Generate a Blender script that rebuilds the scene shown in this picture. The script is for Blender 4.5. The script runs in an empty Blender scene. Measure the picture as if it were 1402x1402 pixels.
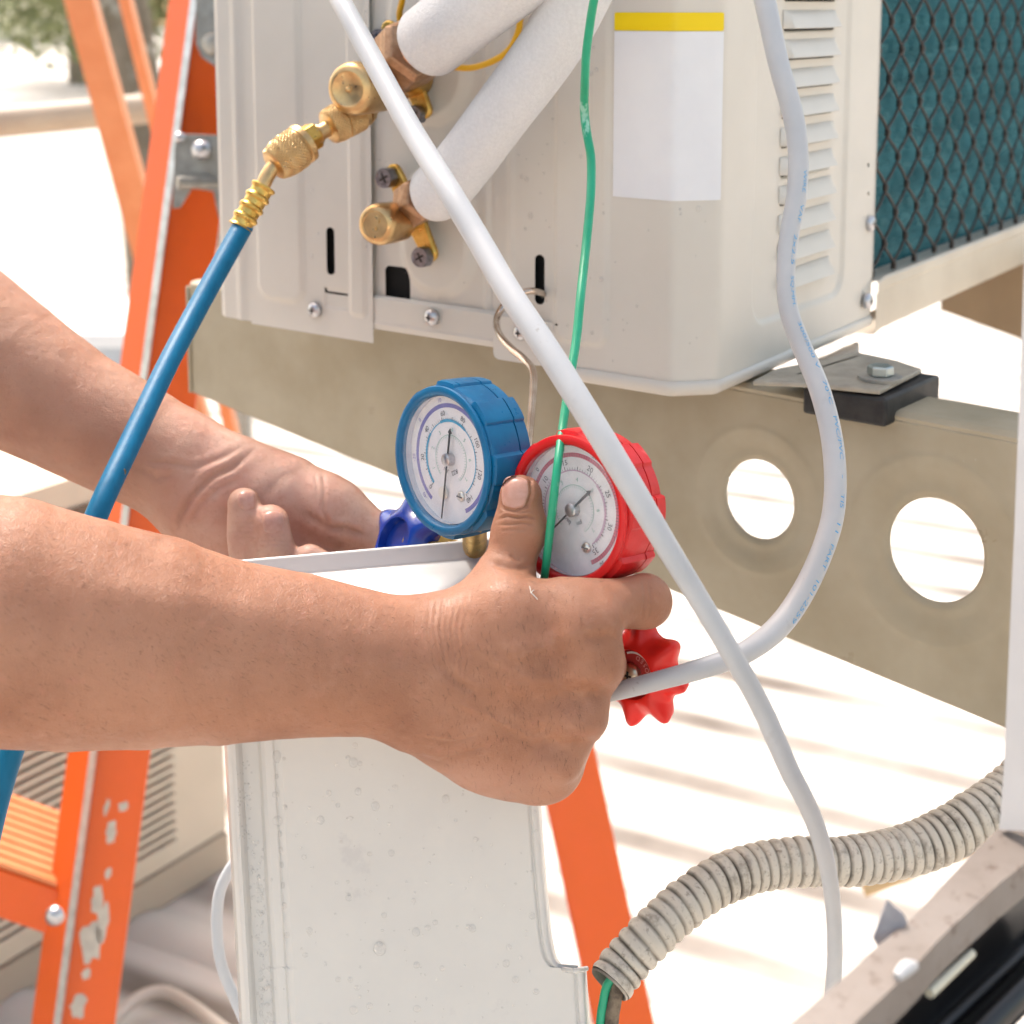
import bpy, bmesh, math, random
import numpy as np
from mathutils import Vector, Matrix
random.seed(3); rng = np.random.default_rng(5)
scene = bpy.context.scene
# ---------------------------------------------------------------- camera
CAM = np.array([0.0, 0.0, 1.30]); FPX = 2100.0; PITCH = math.radians(8.0); PX0, PY0 = 701.0, 305.0
cd = bpy.data.cameras.new('camera'); cam = bpy.data.objects.new('camera', cd); scene.collection.objects.link(cam)
cam.location = CAM; cam.rotation_euler = (math.radians(90) - PITCH, 0, 0)
cd.sensor_width = 36; cd.lens = FPX / 1402 * 36; cd.shift_y = (PY0 - 701) / 1402
cd.clip_start = 0.02; cd.clip_end = 500
cd.dof.use_dof = True; cd.dof.focus_distance = 0.71; cd.dof.aperture_fstop = 11.5; cd.dof.aperture_blades = 9
scene.camera = cam
# ---------------------------------------------------------------- light
SUN_EL, SUN_AZ = math.radians(60), math.radians(-30)     # azimuth from +Y, negative = to the left
w = bpy.data.worlds.new('World'); scene.world = w; w.use_nodes = True
nt = w.node_tree; nt.nodes.clear()
sky = nt.nodes.new('ShaderNodeTexSky'); sky.sky_type = 'NISHITA'; sky.sun_disc = False
sky.sun_elevation = SUN_EL; sky.sun_rotation = SUN_AZ; sky.air_density = 1.0; sky.dust_density = 3.0; sky.ozone_density = 1.0
bg = nt.nodes.new('ShaderNodeBackground'); bg.inputs[1].default_value = 0.15
wo = nt.nodes.new('ShaderNodeOutputWorld')
tint = nt.nodes.new('ShaderNodeMix'); tint.data_type = 'RGBA'; tint.blend_type = 'MULTIPLY'; tint.inputs[0].default_value = 1; tint.inputs[7].default_value = (1.16, .97, .745, 1)   # camera white balance set for shade
nt.links.new(sky.outputs[0], tint.inputs[6]); nt.links.new(tint.outputs[2], bg.inputs[0]); nt.links.new(bg.outputs[0], wo.inputs[0])
sl = bpy.data.lights.new('sun', 'SUN'); sl.energy = 1.5; sl.angle = math.radians(14)   # hazy bright sky; sl.color = (1, .94, .84)
so = bpy.data.objects.new('sun', sl); scene.collection.objects.link(so)
sd = Vector((math.sin(SUN_AZ) * math.cos(SUN_EL), math.cos(SUN_AZ) * math.cos(SUN_EL), math.sin(SUN_EL)))
so.rotation_euler = sd.to_track_quat('Z', 'Y').to_euler(); so.location = (-2, 4, 6)
scene.view_settings.view_transform = 'Standard'; scene.view_settings.look = 'None'
scene.view_settings.exposure = 1.66; scene.view_settings.gamma = 1
scene.cycles.max_bounces = 6; scene.cycles.diffuse_bounces = 3; scene.cycles.glossy_bounces = 3; scene.cycles.transparent_max_bounces = 8; scene.cycles.transmission_bounces = 3
scene.cycles.caustics_reflective = False; scene.cycles.caustics_refractive = False; scene.cycles.use_adaptive_sampling = True; scene.cycles.adaptive_threshold = .04
# ---------------------------------------------------------------- projection helpers (pixel of the photograph + distance -> point of the place)
FW = np.array([0, math.cos(PITCH), -math.sin(PITCH)]); UP = np.array([0, math.sin(PITCH), math.cos(PITCH)]); RT = np.array([1.0, 0, 0])
def A3(*v): return np.array(v, float)
def ray(x, y): return FW + RT * ((x - PX0) / FPX) - UP * ((y - PY0) / FPX)
def P(x, y, d): return CAM + ray(x, y) * d
def hit(x, y, o, n):
    r = ray(x, y); return CAM + r * (np.dot(o - CAM, n) / np.dot(r, n))
def unit(v): v = np.asarray(v, float); return v / np.linalg.norm(v)
def px(m, d): return m * FPX / d
# ---------------------------------------------------------------- object helpers
W = {}
def link(name, data, parent=None, mat=None, M=None):
    o = bpy.data.objects.new(name, data); scene.collection.objects.link(o)
    M = M or Matrix.Identity(4); W[o] = M
    if parent is not None:
        o.parent = parent; o.matrix_parent_inverse = W[parent].inverted()
    o.matrix_basis = M
    if mat is not None and data is not None and not data.materials: data.materials.append(mat)
    return o
def thing(name, label, cat, loc, group=None):
    o = link(name, None, M=Matrix.Translation(Vector(loc))); o.empty_display_size = .02
    o['label'] = label; o['category'] = cat
    if group: o['group'] = group
    return o
def tag(o, label, cat, group=None):
    o['label'] = label; o['category'] = cat
    if group: o['group'] = group
    return o
def structure(o): o['kind'] = 'structure'; return o
def stuff(o): o['kind'] = 'stuff'; return o
def mesh(name, v, f, mat=None, parent=None, smooth=True, uv=None, M=None, auto=None):
    me = bpy.data.meshes.new(name)
    me.from_pydata([tuple(map(float, p)) for p in v], [], [tuple(int(i) for i in q) for q in f])
    if smooth: me.polygons.foreach_set('use_smooth', [True] * len(me.polygons))
    if uv is not None:
        l = me.uv_layers.new(name='uv'); vi = np.zeros(len(me.loops), int); me.loops.foreach_get('vertex_index', vi)
        l.data.foreach_set('uv', np.asarray(uv, float)[vi].ravel())
    me.update()
    if smooth and len(me.polygons) > 3: me.set_sharp_from_angle(angle=math.radians(auto or 44))
    return link(name, me, parent, mat, M)
class MB:
    def __init__(s): s.v = []; s.f = []
    def add(s, v, f):
        n = len(s.v); s.v += [tuple(map(float, p)) for p in v]; s.f += [tuple(int(i) + n for i in q) for q in f]; return s
    def build(s, name, mat, parent=None, smooth=False, auto=None, M=None): return mesh(name, s.v, s.f, mat, parent, smooth, None, M, auto)
def box8(c):  # 8 corners: bottom 4 (ccw), top 4
    return c, [(0, 3, 2, 1), (4, 5, 6, 7), (0, 1, 5, 4), (1, 2, 6, 5), (2, 3, 7, 6), (3, 0, 4, 7)]
def obox(o, a, b, c):
    o, a, b, c = map(np.asarray, (o, a, b, c))
    return box8([o, o + a, o + a + b, o + b, o + c, o + a + c, o + a + b + c, o + b + c])
def prism(pts, ext):
    pts = [np.asarray(p, float) for p in pts]; n = len(pts); ext = np.asarray(ext, float)
    return pts + [p + ext for p in pts], [tuple(range(n))[::-1], tuple(range(n, 2 * n))] + [(i, (i + 1) % n, n + (i + 1) % n, n + i) for i in range(n)]
def frame(ax, hint=(0, 0, 1)):
    ax = unit(ax); h = np.asarray(hint, float)
    if abs(np.dot(ax, unit(h))) > .98: h = A3(1, 0, 0)
    a = unit(np.cross(h, ax)); b = np.cross(ax, a); return a, b, ax
def lathe(o, ax, prof, n=32, rf=None, hint=(0, 0, 1), cap=True):
    """prof: list of (t, r) along ax in metres; rf(theta, t, r) -> r"""
    a, b, c = frame(ax, hint); v = []; uv = []; f = []
    for (t, r) in prof:
        for k in range(n):
            th = 2 * math.pi * k / n; rr = rf(th, t, r) if rf else r
            v.append(np.asarray(o) + c * t + (a * math.cos(th) + b * math.sin(th)) * rr); uv.append((k / n, t))
    m = len(prof)
    for i in range(m - 1):
        for k in range(n):
            k2 = (k + 1) % n; f.append((i * n + k, i * n + k2, (i + 1) * n + k2, (i + 1) * n + k))
    if cap:
        if prof[0][1] > 1e-6: f.append(tuple(range(n))[::-1])
        if prof[-1][1] > 1e-6: f.append(tuple(range((m - 1) * n, m * n)))
    return v, f
def smoothpath(pts, sub=8):
    p = np.array([np.asarray(q, float) for q in pts]); p = np.vstack([2 * p[0] - p[1], p, 2 * p[-1] - p[-2]]); out = []
    for i in range(1, len(p) - 2):
        for s in range(sub):
            t = s / sub; a, b, c, d = p[i - 1], p[i], p[i + 1], p[i + 2]
            out.append(.5 * ((2 * b) + (-a + c) * t + (2 * a - 5 * b + 4 * c - d) * t * t + (-a + 3 * b - 3 * c + d) * t ** 3))
    out.append(p[-2]); return np.array(out)
def frames(path, up=(0, -1, 0)):
    T = np.gradient(path[:, :3], axis=0); T /= np.linalg.norm(T, axis=1)[:, None]
    a = unit(np.cross(up, T[0])); A = []; B = []
    for t in T:
        a = unit(a - t * np.dot(a, t)); A.append(a); B.append(np.cross(t, a))
    return T, np.array(A), np.array(B)
def tube(path, r, n=14, sub=8, rfun=None, smooth=True, flat=None, cap=True, radii=None):
    """path of 3-D points; r scalar or list of the same length"""
    pts = [np.asarray(q, float) for q in path]
    rr = r if hasattr(r, '__len__') else [r] * len(pts)
    q = smoothpath([np.append(p, rad) for p, rad in zip(pts, rr)], sub) if sub > 1 else np.array([np.append(p, rad) for p, rad in zip(pts, rr)])
    T, A, B = frames(q); L = np.concatenate([[0], np.cumsum(np.linalg.norm(np.diff(q[:, :3], axis=0), axis=1))])
    v = []; f = []; uv = []
    for i in range(len(q)):
        for k in range(n):
            th = 2 * math.pi * k / n; R = q[i, 3]
            if rfun: R = rfun(th, L[i], R)
            fl = flat if flat else 1
            v.append(q[i, :3] + (A[i] * math.cos(th) + B[i] * math.sin(th) * fl) * R); uv.append((k / n, L[i]))
    for i in range(len(q) - 1):
        for k in range(n):
            k2 = (k + 1) % n; f.append((i * n + k, i * n + k2, (i + 1) * n + k2, (i + 1) * n + k))
    if cap: f.append(tuple(range(n))[::-1]); f.append(tuple(range((len(q) - 1) * n, len(q) * n)))
    return v, f, uv
def resample(path, step):
    q = smoothpath(path, 16); L = np.concatenate([[0], np.cumsum(np.linalg.norm(np.diff(q[:, :3], axis=0), axis=1))])
    s = np.arange(0, L[-1], step); return np.array([[np.interp(x, L, q[:, k]) for k in range(q.shape[1])] for x in s])
def sheet(posf, us, vs, mask=None, keep=None):
    """posf(u, v)->xyz; keep(u, v) -> signed distance of holes (negative = hole)"""
    nu, nv = len(us), len(vs); U, V = np.meshgrid(us, vs, indexing='ij'); U = U.copy(); V = V.copy()
    if keep is not None:
        cell = min(us[1] - us[0], vs[1] - vs[0])
        for _ in range(2):
            D = keep(U, V); e = 1e-5
            gx = (keep(U + e, V) - D) / e; gy = (keep(U, V + e) - D) / e; g = np.maximum(np.hypot(gx, gy), .3)
            m = np.abs(D) < cell * .62
            U[m] -= (D * gx / g ** 2)[m]; V[m] -= (D * gy / g ** 2)[m]
    X = posf(U, V); v = X.reshape(-1, 3); f = []
    if keep is not None: DD = keep(U, V)
    idx = np.arange(nu * nv).reshape(nu, nv)
    q = np.stack([idx[:-1, :-1], idx[1:, :-1], idx[1:, 1:], idx[:-1, 1:]], -1).reshape(-1, 4)
    if keep is not None:
        c = (DD[:-1, :-1] + DD[1:, :-1] + DD[1:, 1:] + DD[:-1, 1:]).ravel() / 4; q = q[c > 0]
    return v, q
def sheetmesh(name, v, q, mat, parent, smooth=True, auto=None):
    used = np.unique(q); mp = np.zeros(len(v), int); mp[used] = np.arange(len(used)); v = v[used]; q = mp[q]
    me = bpy.data.meshes.new(name); me.vertices.add(len(v)); me.vertices.foreach_set('co', v.ravel())
    me.loops.add(q.size); me.loops.foreach_set('vertex_index', q.ravel().astype(np.int32))
    me.polygons.add(len(q)); me.polygons.foreach_set('loop_start', (np.arange(len(q)) * q.shape[1]).astype(np.int32))
    me.update(calc_edges=True); me.validate()
    me.polygons.foreach_set('use_smooth', [smooth] * len(me.polygons))
    if auto: me.set_sharp_from_angle(angle=math.radians(auto))
    return link(name, me, parent, mat)
def rrect(U, V, cu, cv, hu, hv, r):   # signed distance to a rounded rectangle
    a = np.abs(U - cu) - hu + r; b = np.abs(V - cv) - hv + r
    return np.hypot(np.maximum(a, 0), np.maximum(b, 0)) + np.minimum(np.maximum(a, b), 0) - r
def ss(x, a, b): t = np.clip((x - a) / (b - a), 0, 1); return t * t * (3 - 2 * t)
# ---------------------------------------------------------------- materials
def mat(name, col, rough=.5, metal=0., var=None, vscale=20., vdetail=4, bump=0., bscale=200., bdist=.001, spec=.5, sss=0., coat=0.,
        dirt=None, dscale=60., dthr=(.6, .7), alpha=1., trans=0., ior=1.45, rvar=0., stretch=None, dirt2=None):
    m = bpy.data.materials.new(name); m.use_nodes = True; n = m.node_tree.nodes; l = m.node_tree.links
    b = n['Principled BSDF']; b.inputs['Base Color'].default_value = (*col, 1); b.inputs['Roughness'].default_value = rough
    b.inputs['Metallic'].default_value = metal; b.inputs['Specular IOR Level'].default_value = spec; b.inputs['IOR'].default_value = ior
    b.inputs['Coat Weight'].default_value = coat; b.inputs['Coat Roughness'].default_value = .15
    b.inputs['Alpha'].default_value = alpha; b.inputs['Transmission Weight'].default_value = trans
    if sss:
        b.inputs['Subsurface Weight'].default_value = sss; b.inputs['Subsurface Radius'].default_value = (.0035, .0012, .0006); b.inputs['Subsurface Scale'].default_value = 1.
    tc = n.new('ShaderNodeTexCoord'); vec = tc.outputs['Object']
    if stretch:
        mp = n.new('ShaderNodeMapping'); mp.inputs['Scale'].default_value = stretch; l.new(vec, mp.inputs[0]); vec = mp.outputs[0]
    cur = None
    def noise(sc, det=4, rg=.6):
        t = n.new('ShaderNodeTexNoise'); t.inputs['Scale'].default_value = sc; t.inputs['Detail'].default_value = det; t.inputs['Roughness'].default_value = rg
        l.new(vec, t.inputs['Vector']); return t
    def ramp(src, a, c):
        r = n.new('ShaderNodeMapRange'); r.inputs['From Min'].default_value = a; r.inputs['From Max'].default_value = c; r.clamp = True
        l.new(src, r.inputs['Value']); return r.outputs[0]
    def mix(fac, c1, c2):
        x = n.new('ShaderNodeMix'); x.data_type = 'RGBA'; l.new(fac, x.inputs[0])
        for s, c in ((x.inputs[6], c1), (x.inputs[7], c2)):
            if isinstance(c, tuple): s.default_value = (*c, 1)
            else: l.new(c, s)
        return x.outputs[2]
    cur = tuple(col)
    if var is not None: cur = mix(ramp(noise(vscale, vdetail).outputs[0], .35, .65), cur, tuple(var))
    for dd in (dirt, dirt2):
        if dd is not None:
            c, sc, th = dd if len(dd) == 3 and isinstance(dd[0], tuple) else (dd, dscale, dthr)
            cur = mix(ramp(noise(sc, 6, .7).outputs[0], *th), cur, tuple(c))
    if not isinstance(cur, tuple): l.new(cur, b.inputs['Base Color'])
    if rvar:
        r = n.new('ShaderNodeMapRange'); l.new(noise(vscale * 2.3, 5).outputs[0], r.inputs[0]); r.inputs[1].default_value = .3; r.inputs[2].default_value = .7
        r.inputs[3].default_value = max(.02, rough - rvar); r.inputs[4].default_value = min(1, rough + rvar); l.new(r.outputs[0], b.inputs['Roughness'])
    if bump:
        bp = n.new('ShaderNodeBump'); bp.inputs['Strength'].default_value = bump; bp.inputs['Distance'].default_value = bdist
        l.new(noise(bscale, 5, .65).outputs[0], bp.inputs['Height']); l.new(bp.outputs[0], b.inputs['Normal'])
    m['x'] = 1; return m
def hx(h):  # sRGB hex -> linear
    c = [int(h[i:i + 2], 16) / 255 for i in (0, 2, 4)]; return tuple(x / 12.92 if x < .04045 else ((x + .055) / 1.055) ** 2.4 for x in c)
M_PANEL = mat('painted_steel_cream', (.64, .605, .545), .40, var=(.60, .565, .505), vscale=9, bump=.06, bscale=900, bdist=.0004, rvar=.08, dirt=(.44, .37, .29), dscale=260, dthr=(.765, .79))
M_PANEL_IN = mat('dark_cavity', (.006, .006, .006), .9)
M_BEAM = mat('olive_beige_steel', (.40, .35, .255), .42, var=(.335, .285, .195), vscale=14, bump=.10, bscale=500, bdist=.0006, rvar=.15, dirt=(.62, .60, .55), dscale=42, dthr=(.70, .735), dirt2=((.08, .06, .04), 210, (.74, .76)))
M_STEEL = mat('zinc_screw', (.62, .62, .64), .33, 1, var=(.45, .45, .47), vscale=300, bump=.1, bscale=900)
M_DKSTEEL = mat('dark_zinc', (.30, .30, .34), .32, 1, var=(.18, .18, .2), vscale=400, bump=.15, bscale=900)
M_CHROME = mat('nickel_wire', (.72, .66, .60), .22, 1, var=(.55, .44, .36), vscale=60)
M_BRASS = mat('brass', (.68, .47, .23), .37, 1, var=(.53, .35, .17), vscale=120, bump=.12, bscale=700, bdist=.0003, rvar=.12)
M_BRASS_Y = mat('yellow_brass', (.74, .49, .14), .34, 1, var=(.55, .34, .08), vscale=150, bump=.1, bscale=600, bdist=.0003, rvar=.1)
M_BRONZE = mat('weathered_brass', (.50, .31, .19), .45, .9, var=(.34, .19, .11), vscale=130, bump=.35, bscale=400, bdist=.0005, rvar=.12, dirt=(.20, .13, .10), dscale=240, dthr=(.55, .7))
M_FOAM = mat('white_foam', (.66, .66, .665), .62, var=(.72, .72, .725), vscale=500, bump=1., bscale=650, bdist=.0008, sss=.0, coat=.1)
M_WHITEPVC = mat('white_pvc', (.50, .505, .515), .42, var=(.45, .46, .475), vscale=30, bump=.05, bscale=400, dirt=(.30, .28, .27), dscale=130, dthr=(.67, .74), dirt2=((.42, .42, .43), 45, (.62, .75)))
M_GREEN = mat('green_wire', (.012, .30, .15), .35, var=(.02, .36, .20), vscale=60, dirt=(.28, .55, .42), dscale=70, dthr=(.63, .68), stretch=(1, 1, .35))
M_YELLOW = mat('yellow_wire', (.75, .40, .01), .4)
M_HOSE = mat('blue_hose', (.003, .14, .28), .45, var=(.002, .115, .23), vscale=90, dirt=(.03, .03, .035), dscale=60, dthr=(.66, .70), bump=.2, bscale=300, stretch=(1, 1, .6), spec=.3)
M_ORANGE = mat('orange_fibreglass', (.80, .115, .016), .32, var=(.78, .115, .012), vscale=30, dirt=(.62, .55, .47), dscale=14, dthr=(.70, .72), bump=.08, bscale=300)
M_ORANGE2 = mat('pale_orange', (.82, .30, .12), .4, var=(.76, .25, .09), vscale=20)  # paler orange; haze over the far ladder is mixed into the colour
M_ALU = mat('aluminium', (.62, .62, .62), .42, .85, var=(.45, .45, .44), vscale=80, rvar=.1)
M_GALV = mat('galvanised', (.40, .39, .36), .5, .6, var=(.28, .27, .24), vscale=60)
M_RUBBER = mat('black_rubber', (.012, .012, .013), .55, var=(.03, .028, .026), vscale=80, bump=.1, bscale=400)
M_BLUEP = mat('blue_rubber_boot', (.002, .15, .33), .36, var=(.002, .11, .26), vscale=70, bump=.15, bscale=500, bdist=.0004, dirt=(.02, .20, .42), dscale=120, dthr=(.66, .74), dirt2=((.01, .03, .06), 90, (.68, .72)), rvar=.1)
M_REDP = mat('red_rubber_boot', (.66, .012, .014), .40, var=(.56, .008, .010), vscale=70, bump=.15, bscale=500, bdist=.0004, dirt=(.74, .12, .11), dscale=110, dthr=(.62, .74), rvar=.1)
M_REDK = mat('red_plastic', (.78, .022, .014), .34, var=(.70, .016, .010), vscale=50, bump=.05, bscale=300, dirt=(.25, .14, .16), dscale=150, dthr=(.71, .73))
M_BLUEK = mat('navy_plastic', (.006, .045, .32), .25, var=(.006, .03, .22), vscale=40, coat=.3)
M_COVER = mat('white_abs_cover', (.59, .58, .555), .26, var=(.56, .55, .53), vscale=14, bump=.03, bscale=300, dirt=(.52, .51, .50), dscale=22, dthr=(.64, .70), dirt2=((.30, .26, .22), 330, (.775, .79)), coat=.25)
M_LABEL = mat('white_sticker', (.76, .77, .79), .35, var=(.72, .73, .76), vscale=25, bump=.04, bscale=120)
M_LABELY = mat('yellow_sticker', (.83, .60, .0), .4)
def water():
    m = bpy.data.materials.new('water'); m.use_nodes = True; n = m.node_tree.nodes; l = m.node_tree.links; n.clear()
    t = n.new('ShaderNodeBsdfTransparent'); d = n.new('ShaderNodeBsdfDiffuse'); d.inputs[0].default_value = (.74, .74, .74, 1); g = n.new('ShaderNodeBsdfGlossy'); g.inputs['Roughness'].default_value = .05
    lw = n.new('ShaderNodeLayerWeight'); lw.inputs[0].default_value = .45; mr = n.new('ShaderNodeMapRange'); mr.inputs[3].default_value = .03; mr.inputs[4].default_value = .42; l.new(lw.outputs['Facing'], mr.inputs[0])
    a = n.new('ShaderNodeMixShader'); a.inputs[0].default_value = .12; l.new(t.outputs[0], a.inputs[1]); l.new(d.outputs[0], a.inputs[2])
    x = n.new('ShaderNodeMixShader'); o = n.new('ShaderNodeOutputMaterial'); l.new(mr.outputs[0], x.inputs[0]); l.new(a.outputs[0], x.inputs[1]); l.new(g.outputs[0], x.inputs[2]); l.new(x.outputs[0], o.inputs[0]); return m
M_WATER = water()
M_CONDUIT = mat('grimy_corrugated_pvc', (.58, .53, .455), .45, var=(.52, .47, .39), vscale=25, bump=.1, bscale=300, dirt=(.12, .10, .085), dscale=70, dthr=(.54, .76), dirt2=((.26, .22, .18), 330, (.55, .70)))
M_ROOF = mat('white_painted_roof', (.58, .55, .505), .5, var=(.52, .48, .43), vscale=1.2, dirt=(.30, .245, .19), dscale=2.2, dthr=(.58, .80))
def rib_shade_bands(m, ang, period, offs):
    """soft shade of every rib painted into the roof colour in patchy brown bands"""
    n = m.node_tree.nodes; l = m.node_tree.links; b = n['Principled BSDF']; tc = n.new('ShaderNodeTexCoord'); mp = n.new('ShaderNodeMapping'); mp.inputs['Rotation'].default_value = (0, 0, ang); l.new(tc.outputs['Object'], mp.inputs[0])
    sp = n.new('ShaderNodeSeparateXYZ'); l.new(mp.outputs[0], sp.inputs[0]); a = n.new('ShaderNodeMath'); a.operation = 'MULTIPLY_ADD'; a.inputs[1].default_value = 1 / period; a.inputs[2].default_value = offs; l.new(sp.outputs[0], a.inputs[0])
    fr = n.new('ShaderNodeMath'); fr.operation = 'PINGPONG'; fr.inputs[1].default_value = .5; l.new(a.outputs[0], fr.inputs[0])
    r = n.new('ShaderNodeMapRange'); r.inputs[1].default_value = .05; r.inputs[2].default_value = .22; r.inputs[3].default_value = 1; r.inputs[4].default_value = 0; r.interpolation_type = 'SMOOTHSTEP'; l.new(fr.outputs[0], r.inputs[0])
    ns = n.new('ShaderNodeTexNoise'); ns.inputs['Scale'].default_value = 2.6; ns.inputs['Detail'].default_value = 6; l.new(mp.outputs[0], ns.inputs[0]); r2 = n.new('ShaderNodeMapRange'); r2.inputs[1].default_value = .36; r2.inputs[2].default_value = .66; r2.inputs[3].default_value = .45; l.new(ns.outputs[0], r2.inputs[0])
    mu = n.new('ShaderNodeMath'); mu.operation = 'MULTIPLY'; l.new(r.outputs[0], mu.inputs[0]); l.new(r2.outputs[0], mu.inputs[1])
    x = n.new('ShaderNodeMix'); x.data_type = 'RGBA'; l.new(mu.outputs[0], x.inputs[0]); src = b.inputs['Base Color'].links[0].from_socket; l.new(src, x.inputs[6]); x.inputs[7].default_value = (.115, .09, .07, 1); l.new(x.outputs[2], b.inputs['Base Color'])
M_TEXT = mat('blue_print', (.10, .34, .60), .5)
# ================================================================ SETTING
# white ribbed metal roof, ribs running away to the left
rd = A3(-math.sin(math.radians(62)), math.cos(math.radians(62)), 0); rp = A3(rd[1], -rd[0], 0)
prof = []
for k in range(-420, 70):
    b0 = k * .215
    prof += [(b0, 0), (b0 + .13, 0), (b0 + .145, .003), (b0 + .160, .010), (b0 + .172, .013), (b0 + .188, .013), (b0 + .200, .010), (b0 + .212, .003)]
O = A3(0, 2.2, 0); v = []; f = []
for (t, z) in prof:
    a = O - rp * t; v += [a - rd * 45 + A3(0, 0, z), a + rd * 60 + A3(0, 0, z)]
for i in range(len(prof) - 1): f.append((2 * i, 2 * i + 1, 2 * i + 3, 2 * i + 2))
structure(mesh('roof', v, f, M_ROOF, smooth=True)); rib_shade_bands(M_ROOF, -math.radians(62) , .215, .30)
# far ground beyond the roof
g = 400; structure(mesh('ground', [(-g, -g, -4), (g, -g, -4), (g, g, -4), (-g, g, -4)], [(0, 1, 2, 3)], mat('pale_ground', (.42, .40, .36), .9, var=(.3, .3, .25), vscale=.2), smooth=False))
# ---- added far building for the warm flare, a beige pipe rail in front of it, trees, a grey trunk
M_WWALL = mat('white_wall', (.82, .83, .84), .7, var=(.78, .80, .82), vscale=1.5)
def wallbox(x0, x1, y0, y1, z0, z1): return obox((x0, y0, z0), (x1 - x0, 0, 0), (0, y1 - y0, 0), (0, 0, z1 - z0))
house = thing('flare_building', 'added cream building far away standing in for the warm flare at top left', 'building', (-26, 60, -4))
mesh('wall', *wallbox(-36, -18.4, 59, 70, -4, 9.2), mat('flare_cream_wall', (.82, .74, .50), .7), house, False)  # glow of the flare put into the wall's cream colour
mesh('roof_edge', *wallbox(-36.2, -18.2, 58.8, 70.1, 9.203, 9.6), M_WWALL, house, False)
mesh('window', *wallbox(-25, -23, 58.95, 58.999, 3, 5.2), mat('window_glass', (.5, .55, .55), .2), house, False)
boxu = thing('blue_grey_box', 'blurred pale blue grey equipment box on the roof behind the orange ladder', 'box', (-1.3, 4.3, 0))
mesh('box_body', *wallbox(-1.27, -1.02, 4.2, 4.7, .04, .36), mat('pale_blue_box', (.50, .56, .62), .5, var=(.42, .47, .54), vscale=5), boxu, False)
mesh('box_lid', *wallbox(-1.29, -1.0, 4.18, 4.72, .3605, .40), M_WWALL, boxu, False)
rail = thing('pipe_rail', 'thick beige horizontal rail crossing behind the orange ladder at upper left', 'rail', P(0, 170, 3.4))
mesh('rail_bar', *tube([P(-300, 188, 3.3), P(-100, 176, 3.35), P(60, 162, 3.4), P(330, 136, 3.5)], .034, 16)[:2], mat('beige_rail', (.50, .40, .30), .55, var=(.42, .32, .24), vscale=6), rail)
for xx in (-180, 310):
    b = P(xx, 160, 3.42); mesh('rail_post', *obox(b + A3(-.03, .01, .02), (.06, 0, 0), (0, .06, 0), (0, 0, -b[2] - .02)), M_GALV, rail, False)
M_LEAF = mat('leaves', (.16, .18, .07), .6, var=(.24, .26, .11), vscale=3); M_BARK = mat('bark', (.30, .25, .19), .85, var=(.20, .16, .12), vscale=12, bump=.5, bscale=40, bdist=.01)
def tree(x, y, h, rad, label, zc=None, seed=0, n=2600, trunk=.09, lean=0, leaf=.07):
    r = np.random.default_rng(seed); t = thing('tree', label, 'tree', (x, y, -4), 'trees beyond the roof')
    zt = zc or h - rad
    v, f, _ = tube([A3(x, y, -4), A3(x + .05, y, -1.5), A3(x + lean * .5, y, 0), A3(x + lean, y, zt)], [trunk * 1.3, trunk * 1.1, trunk, trunk * .6], 12, 6)
    mb = MB().add(v, f)
    for k in range(7):
        an = r.uniform(0, 6.28); e = A3(x + lean + math.cos(an) * rad * .8, y + math.sin(an) * rad * .8, zt + r.uniform(-.2, .7) * rad)
        v, f, _ = tube([A3(x + lean * .8, y, zt - rad * .5), (A3(x + lean, y, zt) + e) / 2 + A3(0, 0, -.1), e], [trunk * .5, trunk * .3, .01], 6, 4); mb.add(v, f)
    mb.build('trunk', M_BARK, t, True)
    cl = [A3(x + lean, y, zt) + r.normal(size=3) * rad * .5 for _ in range(16)]
    V = []; F = []
    for i in range(n):
        c = cl[r.integers(16)] + r.normal(size=3) * rad * .22; a = unit(r.normal(size=3)) * leaf; b = unit(np.cross(a, r.normal(size=3))) * leaf * .45
        k = len(V); V += [c - a, c + b, c + a, c - b]; F.append((k, k + 1, k + 2, k + 3))
    mesh('crown', V, F, M_LEAF, t, False)
tree(-7.35, 26, 7, 1.7, 'pale green leafy tree left of the grey trunk at the very top left', zc=2.9, seed=4, leaf=.12, n=3400, trunk=.15)
tree(-5.4, 23, 4.5, 1.7, 'olive green tree between the grey trunk and the big orange ladder rail', zc=2.3, seed=7, n=4200, leaf=.10)
tree(-1.2, 28, 8, 3.4, 'green tree beyond the roof hidden mostly behind the air conditioner', zc=4.6, seed=9, leaf=.14)
tp = [P(120, -260, 4.6), P(160, -20, 4.5), P(187, 150, 4.45), P(205, 330, 4.4), P(222, 560, 4.4)]
tp.append(A3(tp[-1][0] + .1, tp[-1][1], 0.0))
v, f, uv = tube(tp, [.075, .08, .078, .072, .07, .07], 18, 8)
tr = mesh('bare_trunk', v, f, mat('grey_bark', (.24, .20, .15), .9, var=(.15, .12, .08), vscale=7, bump=.8, bscale=18, bdist=.02, dirt=(.34, .32, .26), dscale=16, dthr=(.55, .65)))
tag(tr, 'blurred grey brown bare trunk leaning behind the orange ladder', 'trunk')
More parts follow.
